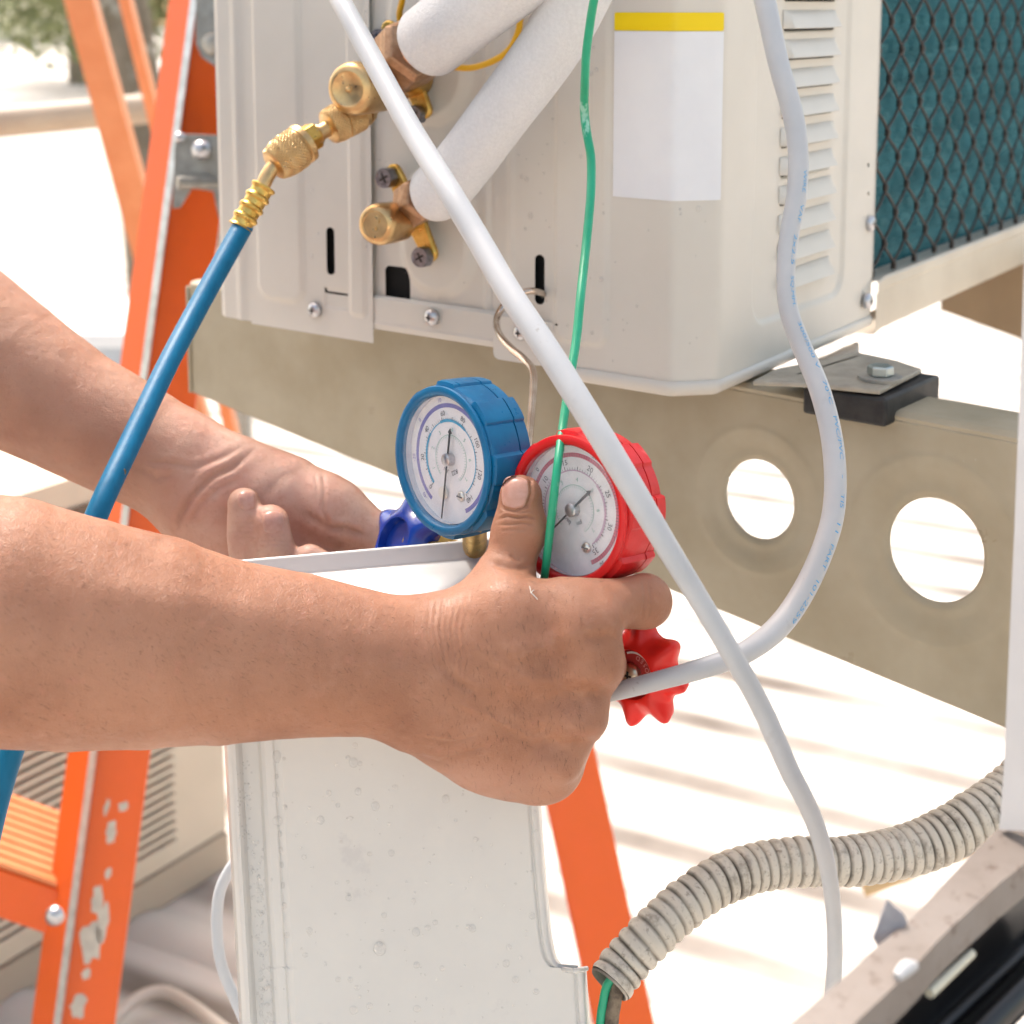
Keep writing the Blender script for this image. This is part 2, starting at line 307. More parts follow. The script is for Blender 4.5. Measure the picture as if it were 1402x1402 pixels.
# ================================================================ LADDERS
lad = thing('step_ladder', 'big orange fibreglass step ladder with grey hinge plates left of and behind the air conditioner', 'ladder', A3(-.5, 1.75, 0))
def rail_c(pa, pb, dA, dB, wf, ww, name, parent, matx, strip=True, x0=None):
    """channel rail: pa,pb pixel of the outer edge at two heights; wf flange px, ww web px"""
    (xa, ya), (xb, yb) = pa, pb
    A = P(xa, ya, dA + (.022 if wf > 1 else 0)); B = P(xb, yb, dB + (.022 if wf > 1 else 0)); ax = unit(B - A)
    fa = P(xa + wf, ya, dA) - A; s = P(xa + wf + ww, ya, dA + .02) - P(xa + wf, ya, dA)
    back = A3(-.15, 1, .1) * .03; L = B - A; th = .004
    mb = MB()
    fl = fa + A3(0, -.004, 0)
    mb.add(*prism([A, A + fl, A + fl + A3(0, th, 0), A + A3(0, th, 0)], L))            # front flange
    o = A + fl + A3(.0005, th, 0); mb.add(*prism([o, o + s, o + s + A3(0, th, 0), o + A3(0, th, 0)], L))      # web
    o2 = o + s; mb.add(*prism([o2 + A3(-.006, th, 0), o2 + A3(-.001, th, 0), o2 + back + A3(-.001, 0, 0), o2 + back + A3(-.006, 0, 0)], L))
    r = mb.build(name, matx, parent)
    if strip:
        o3 = A + fl + A3(.0006, -.004, 0); q = fa * (9 / wf)
        mesh('edge_strip', *prism([o3, o3 + q, o3 + q + A3(0, .006, 0), o3 + A3(0, .006, 0)], L), M_ALU, parent, False)
    return A, L, fl, s
A_, L_, fl_, s_ = rail_c((245, -100), (0, 1720), 1.72, 1.62, 30, 78, 'side_rail', lad, M_ORANGE)
rail_c((696, 860), (903, 1830), 1.86, 1.80, 0.01, 82, 'side_rail', lad, M_ORANGE, strip=False)
# hinge plates
def plate(pts, d, t, name, m, parent): return mesh(name, *prism([P(x, y, d) for x, y in pts], A3(0, t, 0)), m, parent, False)
plate([(268, -30), (330, -30), (330, 92), (296, 92), (276, 78), (268, 60)], 1.655, .004, 'hinge_plate', M_GALV, lad)
plate([(240, 184), (330, 186), (330, 300), (300, 300), (292, 262), (262, 258), (246, 285), (236, 285)], 1.655, .005, 'hinge_plate', M_GALV, lad)
def bolt(c, ax, r, h, parent, m=M_STEEL, name='bolt', n=20, cross=False, crossm=None):
    v, f = lathe(c, ax, [(0, r), (h * .45, r), (h * .8, r * .8), (h, r * .35), (h * 1.02, 0)], n)
    o = mesh(name, v, f, m, parent)
    if cross:
        a, b, c2 = frame(ax); mb = MB()
        for u, w_ in ((a, b), (b, a)):
            o2 = np.asarray(c) + c2 * h * .55 - u * r * .42 - w_ * r * .10; mb.add(*obox(o2, u * r * .84, w_ * r * .20, c2 * h * .5))
        mb.build('cross_recess', crossm or M_RUBBER, o)
    return o
bolt(P(277, 205, 1.65), (-.3, -1, 0), .0105, .012, lad); bolt(P(247, 188, 1.65), (-.3, -1, 0), .006, .008, lad); bolt(P(292, 60, 1.65), (-.3, -1, 0), .012, .008, lad, M_GALV)
mesh('hinge_rod', *tube([P(243, 250, 1.64), P(300, 250, 1.66)], .007, 12, 1)[:2], M_GALV, lad)
bolt(P(77, 1252, 1.585), (-.3, -1, 0), .010, .01, lad)
def tread(y0, y1, nm):
    # ribbed tread going left from the rail
    a, b = P(78, y0 + 27, 1.66), P(-260, y0 - 92, 1.60); dn = A3(0, 0, -.055); bk = A3(.02, .10, .012)
    n_ = 9
    for i in range(n_):
        o = a + bk * (i / n_) + A3(0, 0, .0); mesh('tread_rib', *obox(o, b - a, bk * (.7 / n_), A3(0, 0, .006)), M_ORANGE2, lad, False)
    mesh('tread', *obox(a + A3(0, -.003, -.002), b - a, bk + A3(0, .004, 0), dn), M_ORANGE, lad, False)
tread(1188, 0, "")
# paint chips: worn patches standing a hair proud of the web (filler showing)
M_CHIP = mat('chipped_filler', (.62, .55, .47), .8, var=(.5, .44, .38), vscale=80)
for (cx, cy, rx, ry, sd_) in ((133, 1232, 9, 22, 1), (124, 1290, 18, 32, 2), (140, 1262, 9, 30, 9), (107, 1378, 12, 20, 3), (152, 1140, 7, 18, 4), (168, 1105, 7, 8, 5), (146, 1105, 4, 12, 6), (118, 1333, 6, 10, 7), (148, 1195, 5, 9, 8)):
    r = np.random.default_rng(sd_); pts = []
    for k in range(16):
        an = k / 16 * 6.283; q = r.uniform(.65, 1.15); pts.append((cx + math.cos(an) * rx * q - math.sin(an) * 2, cy + math.sin(an) * ry * q))
    o_ = A_ + fl_; nn = unit(np.cross(L_, s_)); nn = nn if nn[1] < 0 else -nn
    o_ = o_ + A3(0, .004, 0) + nn * .0006
    mesh('paint_chip', *prism([hit(x, y, o_, nn) for x, y in pts], -nn * .0004), M_CHIP, lad, False)
lad2 = thing('far_ladder', 'pale blurred orange ladder leaning the other way in front of the grey trunk', 'ladder', A3(-.6, 2.6, 0))
for (a, b, wd, d) in (((76, -40), (238, 560), 40, 2.5), ((152, -40), (280, 480), 15, 2.75)):
    A = P(*a, d); B = P(*b, d); B2 = A + (B - A) * (A[2] / (A[2] - B[2])); s = A3(wd / FPX * d, 0, 0)
    mb = MB(); mb.add(*prism([A, A + s, A + s + A3(0, .005, 0), A + A3(0, .005, 0)], B2 - A)); mb.add(*prism([A + s + A3(-.005, .006, 0), A + s + A3(0, .006, 0), A + s + A3(0, .035, 0), A + s + A3(-.005, .035, 0)], B2 - A))
    mb.build('side_rail', M_ORANGE2, lad2)
for k, zz in enumerate((.3, .62)):
    mesh('rung', *tube([A3(-.42 + .02 * k, 2.52, zz), A3(-.36 + .02 * k, 2.80, zz)], .014, 10, 1)[:2], M_ALU, lad2)
# ================================================================ BACKGROUND CONDENSER (lower left)
bu = thing('distant_condenser_unit', 'blurred beige outdoor condenser with louvred front, behind the ladder at lower left', 'air conditioner', A3(-.6, 2.2, 0))
M_BGU = mat('bg_cream', (.66, .58, .46), .5, var=(.60, .53, .42), vscale=5)
U2 = A3(math.sin(math.radians(34.85)), math.cos(math.radians(34.85)), 0); U1 = A3(-math.sin(math.radians(55.15)), math.cos(math.radians(55.15)), 0)
N1 = A3(-U2[0], -U2[1], 0); N2 = A3(-U1[0], -U1[1], 0)
bo = P(312, 1222, 2.35); bo[2] = .06; HB = .62
mesh('casing', *obox(bo + A3(0, 0, 0), -U2 * .95, U1 * .32, A3(0, 0, HB)), M_BGU, bu, False)
mesh('base_frame', *obox(bo + A3(0, 0, -.058) + N2 * .004, -U2 * .95, U1 * .32, A3(0, 0, .055)), mat('bg_base', (.45, .38, .29), .6), bu, False)
gw0, gw1 = .11, .80
mesh('grille_shade_plate', *obox(bo + N2 * .002 - U2 * gw0 + A3(0, 0, .03), -U2 * (gw1 - gw0), N2 * .002, A3(0, 0, HB - .07)), mat('grille_dark', (.16, .12, .085), .8), bu, False)  # dark plate before the casing paints the shade between slats
me_s = None
for i in range(38):
    z = .035 + i * .0142
    if z > HB - .06: break
    mb = MB().add(*obox(A3(0, 0, 0), -U2 * (gw1 - gw0), N2 * .011, A3(0, 0, .0068)))
    if me_s is None:
        o = mb.build('louver', M_BGU, bu, M=Matrix.Translation(Vector(bo + N2 * .005 - U2 * gw0 + A3(0, 0, z)))); me_s = o.data
    else: link('louver', me_s, bu, None, Matrix.Translation(Vector(bo + N2 * .005 - U2 * gw0 + A3(0, 0, z))))
# things lying on the roof at lower left
def lay(ptsx, r, m, name, label, cat, sub=8):
    v, f, _ = tube(ptsx, r, 12, sub); return tag(mesh(name, v, f, m), label, cat)
fl0 = A3(0, 0, .034); up_ = A3(0, 0, 1)
lay([hit(x, y, fl0, up_) for x, y in ((120, 1440), (160, 1392), (190, 1366), (225, 1358), (262, 1376), (320, 1420))], .008, mat('pale_hose', (.50, .45, .39), .5), 'roof_hose', 'pale hose lying in an arc on the roof at the bottom left', 'hose')
lay([P(330, 1170, .90), P(312, 1195, .9), P(300, 1225, .9), P(297, 1270, .9), P(303, 1320, .9), P(322, 1368, .9), P(345, 1420, .9)], .0034, mat('grey_cable', (.52, .54, .57), .4), 'loop_cable', 'thin grey cable bulging out behind the white cover at its left edge', 'cable')
# brown pipe far right
v, f, _ = tube([P(1180, 1215, 1.9), P(1310, 1165, 1.9), P(1440, 1120, 1.9)], .012, 12, 4)
tag(mesh('brown_pipe', v, f, mat('tan_pipe', (.55, .38, .2), .5)), 'short tan pipe just visible below the corrugated hose at right', 'pipe')
# second support beam behind at upper right
sb = thing('rear_support_beam', 'brown support beam further back under the coil at the right edge', 'beam', P(1400, 430, 1.5))
o_ = P(1288, 424, 1.55); q_ = P(1520, 508, 1.35)
mesh('beam_web', *obox(o_, q_ - o_, A3(.02, .06, 0), A3(0, 0, .085)), mat('brown_steel', (.30, .215, .125), .5, var=(.24, .17, .1), vscale=8), sb, False)
mesh('beam_lip', *obox(o_ + A3(0, -.006, .0853), q_ - o_, A3(.02, .05, 0), A3(0, 0, .006)), M_BEAM, sb, False)
# ================================================================ CONDENSER UNIT (the main one)
A0 = P(920, 300, .868); A0[2] = 0
# left face: A0 + U1*u ; chamfer ; right face
rr_ = ray(988, 300); 
cdir = unit(-U1 + U2)
# chamfer end where the ray at 988 px crosses
den = np.array([[cdir[0], -rr_[0]], [cdir[1], -rr_[1]]]); tt = np.linalg.solve(den, np.array([-A0[0], -A0[1]]) + np.array([CAM[0], CAM[1]])); CH = tt[0]
B0 = A0 + cdir * CH
raw_s = np.arange(-.46, 1.2, .0008); raw = np.where((raw_s < 0)[:, None], A0 + U1 * (-raw_s)[:, None], np.where((raw_s < CH)[:, None], A0 + cdir * raw_s[:, None], B0 + U2 * (raw_s - CH)[:, None]))
k_ = np.exp(-(np.arange(-9, 10) / 4.2) ** 2); k_ /= k_.sum()
sm_ = raw.copy()
for c in range(2): sm_[12:-12, c] = np.convolve(raw[:, c], k_, 'same')[12:-12]
tg_ = np.gradient(sm_, axis=0); tg_ /= np.linalg.norm(tg_, axis=1)[:, None]; nm_ = np.stack([tg_[:, 1], -tg_[:, 0], tg_[:, 2] * 0], -1)
def wrap(S, Z, H):
    x = [np.interp(S, raw_s, sm_[:, c]) + np.interp(S, raw_s, nm_[:, c]) * H for c in range(2)]
    return np.stack([x[0], x[1], Z + 0 * S], -1)
def LF(x, y, off=0.): return hit(x, y, A0 + N1 * off, N1)
def RF(x, y, off=0.): return hit(x, y, B0 + N2 * off, N2)
def sL(x, y):
    p = LF(x, y); return -np.dot(p - A0, U1), p[2]
def sR(x, y):
    p = RF(x, y); return CH + np.dot(p - B0, U2), p[2]
ac = thing('outdoor_condenser_unit', 'large cream outdoor air conditioner with brass valves, louvres and a teal coil behind black mesh', 'air conditioner', A3(A0[0], A0[1] + .3, A0[2] + .9))
ZT = 2.02                                    # top of the unit, above the picture
zb = lambda x, y: sL(x, y)[1]
# --- corner panel with ribs, right face emboss
s0 = sL(688, 300)[0]; s1 = sR(1196, 300)[0]; zbot = sL(900, 527)[1]
e1 = sR(1033, 300)[0], sR(1158, 300)[0]; ez = sR(1095, 425)[1]
ribA = sL(757, 300)[0], sL(834, 300)[0]; rz = sL(800, 474)[1]
slotD = sL(739, 383), sL(733, 348), sL(746, 418)
def embR(S, Z):
    c = (e1[0] + e1[1]) / 2; h = (e1[1] - e1[0]) / 2; zt = ZT - .08
    d = rrect(S, Z, c, (ez + zt) / 2, h, (zt - ez) / 2, .018); return d
lv = [sR(1143, y)[1] for y in (362, 337, 300, 263, 225, 188, 149, 114, 77, 39, 0)]
pitch = (lv[10] - lv[2]) / 8; lvz = [lv[2] + pitch * k for k in range(-2, 20) if lv[2] + pitch * k < ZT - .12]
ls0, ls1 = sR(1072, 200)[0], sR(1143, 200)[0]
def hcorner(S, Z):
    H = -.0022 * (1 - ss(embR(S, Z), -.0035, .0012))
    c = (ribA[0] + ribA[1]) / 2; d = rrect(S, Z, c + .001, (rz + ZT - .06) / 2, (ribA[1] - ribA[0]) / 2, (ZT - .06 - rz) / 2, .010)
    H = H + .0020 * (1 - ss(d, -.0035, .0005))
    H = H + .0008 * np.exp(-((S - sL(700, 300)[0]) / .0022) ** 2) * 1.2
    H = H - .003 * ss(-(Z - zbot - .0025), 0, .0025)
    return H
def kcorner(S, Z):
    hw = (slotD[2][0] - slotD[1][0]) / 2; d = rrect(S, Z, slotD[0][0], (slotD[1][1] + slotD[2][1]) / 2, hw, (slotD[1][1] - slotD[2][1]) / 2, hw * .98)
    ls = rrect(S, Z, sL(744, 441)[0], sL(744, 441)[1], sL(768, 441)[0] - sL(744, 441)[0], .0006, .0005); d = np.minimum(d, ls)
    # notch at lower left (bottom of tab)
    for z in lvz: d = np.minimum(d, rrect(S, Z, (ls0 + ls1) / 2, z + .0004, (ls1 - ls0) / 2 - .002, .0014, .0008))
    for (x, y) in ((1189, 226), (1189, 265)):
        q = sR(x, y); d = np.minimum(d, np.hypot(S - q[0], Z - q[1]) - .0016)
    return d
us = np.arange(s0, s1, .0011); vs = np.arange(zbot, zbot + .42, .0011); vs = np.concatenate([vs, np.arange(vs[-1] + .004, ZT, .004)])
v, q = sheet(lambda U, V: wrap(U, V, hcorner(U, V)), us, vs, keep=kcorner)
sheetmesh('corner_panel', v, q, M_PANEL, ac, True)
# tab of the corner panel at lower left
# louvres, each its own piece
def louvre():
    n = 14; V = []; F = []; L = (ls1 - ls0); hh = pitch * .60; ou = .0062
    us_ = np.linspace(0, L, 22); tz = np.linspace(0, 1, 7)
    for u in us_:
        e = ss(np.array(min(u, L - u)), 0, .004)
        for t in tz: V.append((u, -float(ou * e * (1 - t) ** .8) * (1 if t > 0 else 1) - .0002, t * hh))
    for i in range(21):
        for j in range(6): F.append((i * 7 + j, (i + 1) * 7 + j, (i + 1) * 7 + j + 1, i * 7 + j + 1))
    k = len(V)   # lower return lip
    for u in us_:
        e = float(ss(np.array(min(u, L - u)), 0, .004)); V.append((u, -ou * e - .0002 + .0012 * e, -.0005)); 
    for i in range(21): F.append((k + i, k + i + 1, (i + 1) * 7, i * 7))
    return V, F
Mr = Matrix(((U2[0], -N2[0], 0, 0), (U2[1], -N2[1], 0, 0), (0, 0, 1, 0), (0, 0, 0, 1)))
lvm = None
for z in lvz:
    p = B0 + U2 * (ls0 - CH) + N2 * (-.0019); MM = Matrix.Translation(Vector((p[0], p[1], z + .0008))) @ Mr
    if lvm is None: o = mesh('louver', *louvre(), M_PANEL, ac, M=MM); lvm = o.data
    else: link('louver', lvm, ac, None, MM)
# --- sticker
def wrapsheet(name, xs0, xs1, z0, z1, off, mt, parent, rad=.003, corners=(1, 1, 1, 1)):
    us_ = np.linspace(xs0, xs1, 60); vs_ = np.linspace(z0, z1, 40)
    c = ((xs0 + xs1) / 2, (z0 + z1) / 2)
    def kf(S, Z): return -rrect(S, Z, c[0], c[1], (xs1 - xs0) / 2, (z1 - z0) / 2, rad)
    def kk(S, Z):
        d = kf(S, Z); d = np.where(d < -1e-9, d, np.maximum(d, 1e-6)); return d + 1e-7
    v_, q_ = sheet(lambda U, V: wrap(U, V, off + 0 * U), us_, vs_, keep=lambda S, Z: kf(S, Z) + 1e-5)
    return sheetmesh(name, v_, q_, mt, parent, True)
sx0 = sL(841, 100)[0]; p9 = sL(920, 0)[0]; sx1 = CH - .0006
zt_, zy, zl = sL(880, 17)[1], sL(880, 43)[1], sL(880, 272)[1]
hr = .0026
wrapsheet('sticker', sx0, sx1, zl, zy, hr * .12, M_LABEL, ac, .0022)
wrapsheet('sticker_band', sx0, sx1, zy + .0004, zt_, hr * .12, M_LABELY, ac, .0012)
# --- left end strip (300-345) and panels on the left face
def flat_sheet(name, xa, xb, ya, yb, off, hf, keep, res=.001, top=ZT, xya=300):
    sa = sL(xa, xya)[0]; sb_ = sL(xb, xya)[0]; z0 = sL((xa + xb) / 2, ya)[1]
    us_ = np.arange(sa, sb_, res); vs_ = np.arange(z0, z0 + .40, res); vs_ = np.concatenate([vs_, np.arange(vs_[-1] + .004, top, .004)])
    v_, q_ = sheet(lambda U, V: wrap(U, V, off + hf(U, V)), us_, vs_, keep=keep)
    o = sheetmesh(name, v_, q_, M_PANEL, ac, True); return o, sa, sb_, z0
c1 = sL(322, 300)[0]
flat_sheet('end_post', 296, 343.5, 435, 0, .001, lambda S, Z: .0018 * np.exp(-((S - sL(330, 300)[0]) / .0035) ** 2) - .004 * ss(-(S - sL(306, 300)[0]), 0, .006) - .0015 * ss(-(Z - sL(322, 400)[1]), -.002, .002) * 0, None)
pa = sL(356, 300)[0], sL(421, 300)[0]; pz = sL(388, 412)[1]; rb = sL(490, 300)[0]
slB = sL(457, 343), sL(451, 310), sL(463, 376)
def hB(S, Z):
    d = rrect(S, Z, (pa[0] + pa[1]) / 2, (pz + ZT) / 2, (pa[1] - pa[0]) / 2, (ZT - pz) / 2, .012); H = .0024 * (1 - ss(d, -.004, .001))
    m = sL(482, 300)[0], sL(505, 300)[0]; d = rrect(S, Z, (m[0] + m[1]) / 2, (sL(490, 432)[1] + ZT) / 2, (m[1] - m[0]) / 2, (ZT - sL(490, 432)[1]) / 2, .004); H = H + .0016 * (1 - ss(d, -.003, .001))
    t = sL(449, 405), sL(482, 405); d = rrect(S, Z, (t[0][0] + t[1][0]) / 2, sL(465, 408)[1], (t[1][0] - t[0][0]) / 2, .0068, .001); H = H - .0010 * (1 - ss(d, -.001, .0006))
    return H
def kB(S, Z):
    hw = (slB[2][0] - slB[1][0]) / 2; d = rrect(S, Z, slB[0][0], (slB[1][1] + slB[2][1]) / 2, hw, (slB[1][1] - slB[2][1]) / 2, hw * .9)
    a = sL(450, 396); b = sL(480, 402); d2 = rrect(S, Z, (a[0] + b[0]) / 2, a[1] - .0015, (b[0] - a[0]) / 2, .0007, .0006); d = np.minimum(d, d2)
    return np.minimum(d, rrect(S, Z, a[0], a[1] - .0002, .0008, .0018, .0006))
flat_sheet('left_panel', 345.5, 514.5, 455, 0, .0032, hB, kB)

cc = sL(598, 318), sL(585, 85)
hole = sL(543, 389)
def hC(S, Z):
    r1 = sL(650, 318)[0] - cc[0][0]
    d = rrect(S, Z, cc[0][0], cc[0][1], .0285, .0400, .0280); H = .0045 * (1 - ss(d, -.006, .004))
    d = rrect(S, Z, cc[1][0], cc[1][1] + .01, .032, .048, .031); H = np.maximum(H, .0045 * (1 - ss(d, -.006, .004)))
    H = H + .0013 * np.exp(-((S - sL(665, 300)[0]) / .002) ** 2) - .0006 * np.exp(-((S - sL(672, 300)[0]) / .0012) ** 2)
    return H
def kC(S, Z): return rrect(S, Z, hole[0], hole[1], .0103, .0112, .003)
flat_sheet('valve_panel', 507, 693, 432, 0, -.0012, hC, kC)
# base rail below the valve panel
a, b = LF(515.5, 457, .001), LF(704, 492, .001); top = sL(600, 428)[1]
ra = sL(508, 440)[0]; rb_ = sL(716, 440)[0]
us_ = np.linspace(ra, rb_, 160); zt2 = sL(600, 415)[1]; zb2 = sL(600, 463)[1]
vs_ = np.linspace(zb2, zt2, 30)
v, q = sheet(lambda U, V: wrap(U, V, .0022 - .002 * ss(V, zt2 - .002, zt2) - .001 * ss(-V, -zb2 - .0015, -zb2) + .0008 * np.exp(-((V - zb2 - .004) / .001) ** 2)), us_, vs_)
sheetmesh('base_rail', v, q, M_PANEL, ac)
# tab of corner panel (680..720, 440..495)
ta, tb = sL(681, 460)[0], sL(760, 460)[0]; z0 = sL(700, 492)[1]; z1 = sL(700, 433)[1]
v, q = sheet(lambda U, V: wrap(U, V, .0042 + 0 * U - .0042 * ss(U, tb - .012, tb)), np.linspace(ta, tb, 50), np.linspace(z0, z1, 34), keep=lambda S, Z: -rrect(S, Z, (ta + tb) / 2 + .003, (z0 + z1) / 2, (tb - ta) / 2 + .0032, (z1 - z0) / 2 + .0001, .004) + 1e-5)
sheetmesh('corner_tab', v, q, M_PANEL, ac)
# cabinet's inner shade painted as a near-black block behind the slots
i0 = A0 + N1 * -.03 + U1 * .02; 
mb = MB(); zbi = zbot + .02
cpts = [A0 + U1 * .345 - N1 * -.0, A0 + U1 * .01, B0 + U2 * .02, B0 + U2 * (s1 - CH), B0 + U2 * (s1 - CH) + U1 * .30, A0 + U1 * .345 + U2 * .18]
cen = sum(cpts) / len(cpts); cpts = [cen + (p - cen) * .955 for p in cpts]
mesh('inner_shade_block', *prism([A3(p[0], p[1], zbi) for p in cpts], A3(0, 0, ZT - zbi - .01)), M_PANEL_IN, ac, False)
mesh('top_cover', *prism([A3(p[0], p[1], ZT) for p in [A0 + U1 * .36 + N1 * .006, A0 + N1 * .006, B0 + N2 * .006, B0 + U2 * .95 + N2 * .006, B0 + U2 * .95 + U1 * .35, A0 + U1 * .36 + U2 * .95]], A3(0, 0, .02)), M_PANEL, ac, False)
# bottom pan lip under the corner and right face
zz = zbot - .0005; 
def panrow(S, off, z): return wrap(np.array(S), np.array(z), np.array(off))
us_ = np.arange(sL(770, 500)[0], s1 + .001, .002); pr = [(-.004, .004), (.0012, .003), (.0016, .0), (.0012, -.0035), (-.003, -.006), (-.016, -.0062)]
V = []; 
for o_, z_ in pr: V.append(wrap(us_, np.full_like(us_, zz + z_), np.full_like(us_, o_)))
V = np.array(V); n_ = len(us_); q = np.array([(i * n_ + k, i * n_ + k + 1, (i + 1) * n_ + k + 1, (i + 1) * n_ + k) for i in range(len(pr) - 1) for k in range(n_ - 1)])
sheetmesh('base_pan', V.reshape(-1, 3), q, M_PANEL, ac)
# floor of the unit
mesh('pan_floor', *prism([A3(p[0], p[1], zz + .012) for p in [A0 + U1 * .33 - N1 * .03, A0 - N1 * .03, B0 - N2 * .03, B0 + U2 * .9 - N2 * .03, B0 + U2 * .9 + U1 * .3, A0 + U1 * .34 + U2 * .9]], A3(0, 0, .003)), M_GALV, ac, False)
# --- coil side
cz0 = RF(1196, 381)[2]; cs0 = sR(1203, 200)[0] - CH
cs1 = cs0 + .62
M_COIL = mat('teal_fin_coil', (.035, .17, .21), .30, .30, var=(.02, .115, .145), vscale=14, stretch=(.6, .6, 5), dirt=(.12, .30, .34), dscale=16, dthr=(.60, .82), rvar=.15)
# coil: horizontal bulged rows + fine vertical fins as relief
nu = 900; us_ = np.linspace(cs0 - .02, cs1, nu); vs_ = np.linspace(cz0 - .005, ZT - .02, 420)
def coilpos(U, V):
    h = -.016 + .0001 * np.cos(V / .0215 * 2 * math.pi) - .0011 * ((np.round((U - cs0) / (us_[1] - us_[0])).astype(int)) % 2)
    return (B0 + 0 * N2)[None, None] * np.array([1, 1, 0]) + U[..., None] * U2 + N2 * h[..., None] + V[..., None] * A3(0, 0, 1)
v, q = sheet(coilpos, us_, vs_); sheetmesh('coil', v, q, M_COIL, ac, False)
# wire mesh guard: hexagonal net with twisted vertical strands
M_NET = mat('black_brown_mesh', (.018, .012, .010), .5, var=(.03, .02, .016), vscale=90)
cw, chh = .0415, .0250
def RP(u, z, o): return B0 * np.array([1, 1, 0]) + U2 * u + N2 * o + A3(0, 0, z)
def net(name, off, du, dz, r, um=None):
    mb = MB(); ncol = int(.62 / cw) + 2; nrow = int((ZT - cz0) / chh) + 1; rg = np.random.default_rng(7)
    jit = rg.normal(0, .0006, (ncol * 2 + 4, nrow * 2 + 6, 2))
    for i in range(ncol):
        for j in range(nrow + 1):
            sh = (j % 2) * cw / 2; u0 = cs0 + .002 + i * cw + sh + du; z0_ = cz0 + j * chh * .78 + dz
            if z0_ > 1.60: continue
            J = jit[i * 2 + (j % 2), j]; J2 = jit[i * 2 + (j % 2), j + 1]
            a = (u0 + J[0], z0_ + J[1]); t = (u0 + J[0], z0_ + chh * .20 + J[1])
            j3 = jit[(i * 2 - 1 + (j % 2) * 2) if True else 0, j + 1]
            for (p, q_, tw) in (((a), (t), 1), (t, (u0 - cw / 2 + jit[max(0, i * 2 - (1 if j % 2 == 0 else -1)) if False else 0, 0][0] * 0, z0_ + chh * .78), 0), (t, (u0 + cw / 2, z0_ + chh * .78), 0)):
                if p[0] > cs1 or q_[0] < cs0 - .004 or min(p[0], q_[0]) < cs0 - .006: continue
                m_ = ((p[0] + q_[0]) / 2, (p[1] + q_[1]) / 2)
                v_, f_, _ = tube([RP(p[0], p[1], off), RP(*m_, off + .0006), RP(q_[0], q_[1], off)], r * (1.9 if tw else 1), 6, 3, cap=False); mb.add(v_, f_)
    return mb.build(name, M_NET, ac, True, auto=80)
net('mesh_guard', -.003, 0, 0, .00108)
# flange between panel and coil, base pan under coil
mesh('coil_flange', *obox(RP(cs0 - .003, cz0, -.022), N2 * .0215, U2 * .0012, A3(0, 0, ZT - cz0)), M_PANEL, ac, False)
pz0 = RF(1196, 382)[2]; pz1 = RF(1197, 455)[2]
ps = s1 - CH
prf = [(-.022, pz0 - .0005), (.0015, pz0 - .0005), (.0028, pz0 - .002), (.003, pz0 - .008), (.0018, pz0 - .0095), (.0018, pz1 + .004), (.0, pz1 + .0005), (-.03, pz1)]
us_ = np.concatenate([[ps, ps + .003], np.linspace(ps + .006, ps + .7, 40)])
V = np.array([[RP(u, z, o_ - .003 * float(ss(np.array(u), ps + .010, ps + .022)) + .0022) for u in us_] for o_, z in prf]); n_ = len(us_)
q = np.array([(i * n_ + k, i * n_ + k + 1, (i + 1) * n_ + k + 1, (i + 1) * n_ + k) for i in range(len(prf) - 1) for k in range(n_ - 1)])
M_PAN = mat('cream_pan', (.60, .54, .44), .45, var=(.52, .46, .37), vscale=10, bump=.1, bscale=300)
sheetmesh('coil_base_pan', V.reshape(-1, 3), q, M_PAN, ac, True, 30)
mesh('rear_corner_post', *obox(RP(cs1, pz1, 0), U2 * .03, -N2 * .03, A3(0, 0, ZT - pz1)), M_PANEL, ac, False)
# --- screws
def screw(p, n, r=.0042, h=.0028, m=M_STEEL, par=ac, cm=None, nm='screw'): return bolt(p, n, r, h, par, m, nm, 22, True, cm)
for (x, y) in ((432, 424), (592, 434)): screw(LF(x, y, .0042), N1, .0052, .0042)
screw(LF(714, 455, .0035), N1, .0048, .004); screw(LF(521, 50, .001), N1, .005, .004)
screw(RF(1190, 306, .0002), N2, .0055, .004); screw(RF(1186, 412, .002), N2, .0055, .004)
# --- valves
def hexprism(o, ax, r, h, n=6, ch=.12, rot=0.):
    a, b, c = frame(ax); v = []; f = []
    rings = [(0, r * (1 - ch)), (h * .14, r), (h * .86, r), (h, r * (1 - ch))]
    for t, R in rings:
        for k in range(n): th = 2 * math.pi * (k + rot) / n; v.append(np.asarray(o) + c * t + (a * math.cos(th) + b * math.sin(th)) * R)
    for i in range(3):
        for k in range(n): f.append((i * n + k, i * n + (k + 1) % n, (i + 1) * n + (k + 1) % n, (i + 1) * n + k))
    f.append(tuple(range(n))[::-1]); f.append(tuple(range(3 * n, 4 * n))); return v, f
def hexround(o, ax, prof, n=48, rot=0., k=.13, lo=.0, hi=1e9):
    """turned part whose middle is hexagonal"""
    def rf(th, t, r):
        if lo <= t <= hi:
            a = (th + rot) % (math.pi / 3) - math.pi / 6; return min(r, r * (1 - k) / math.cos(a) if True else r)
        return r
    return lathe(o, ax, prof, n, rf)
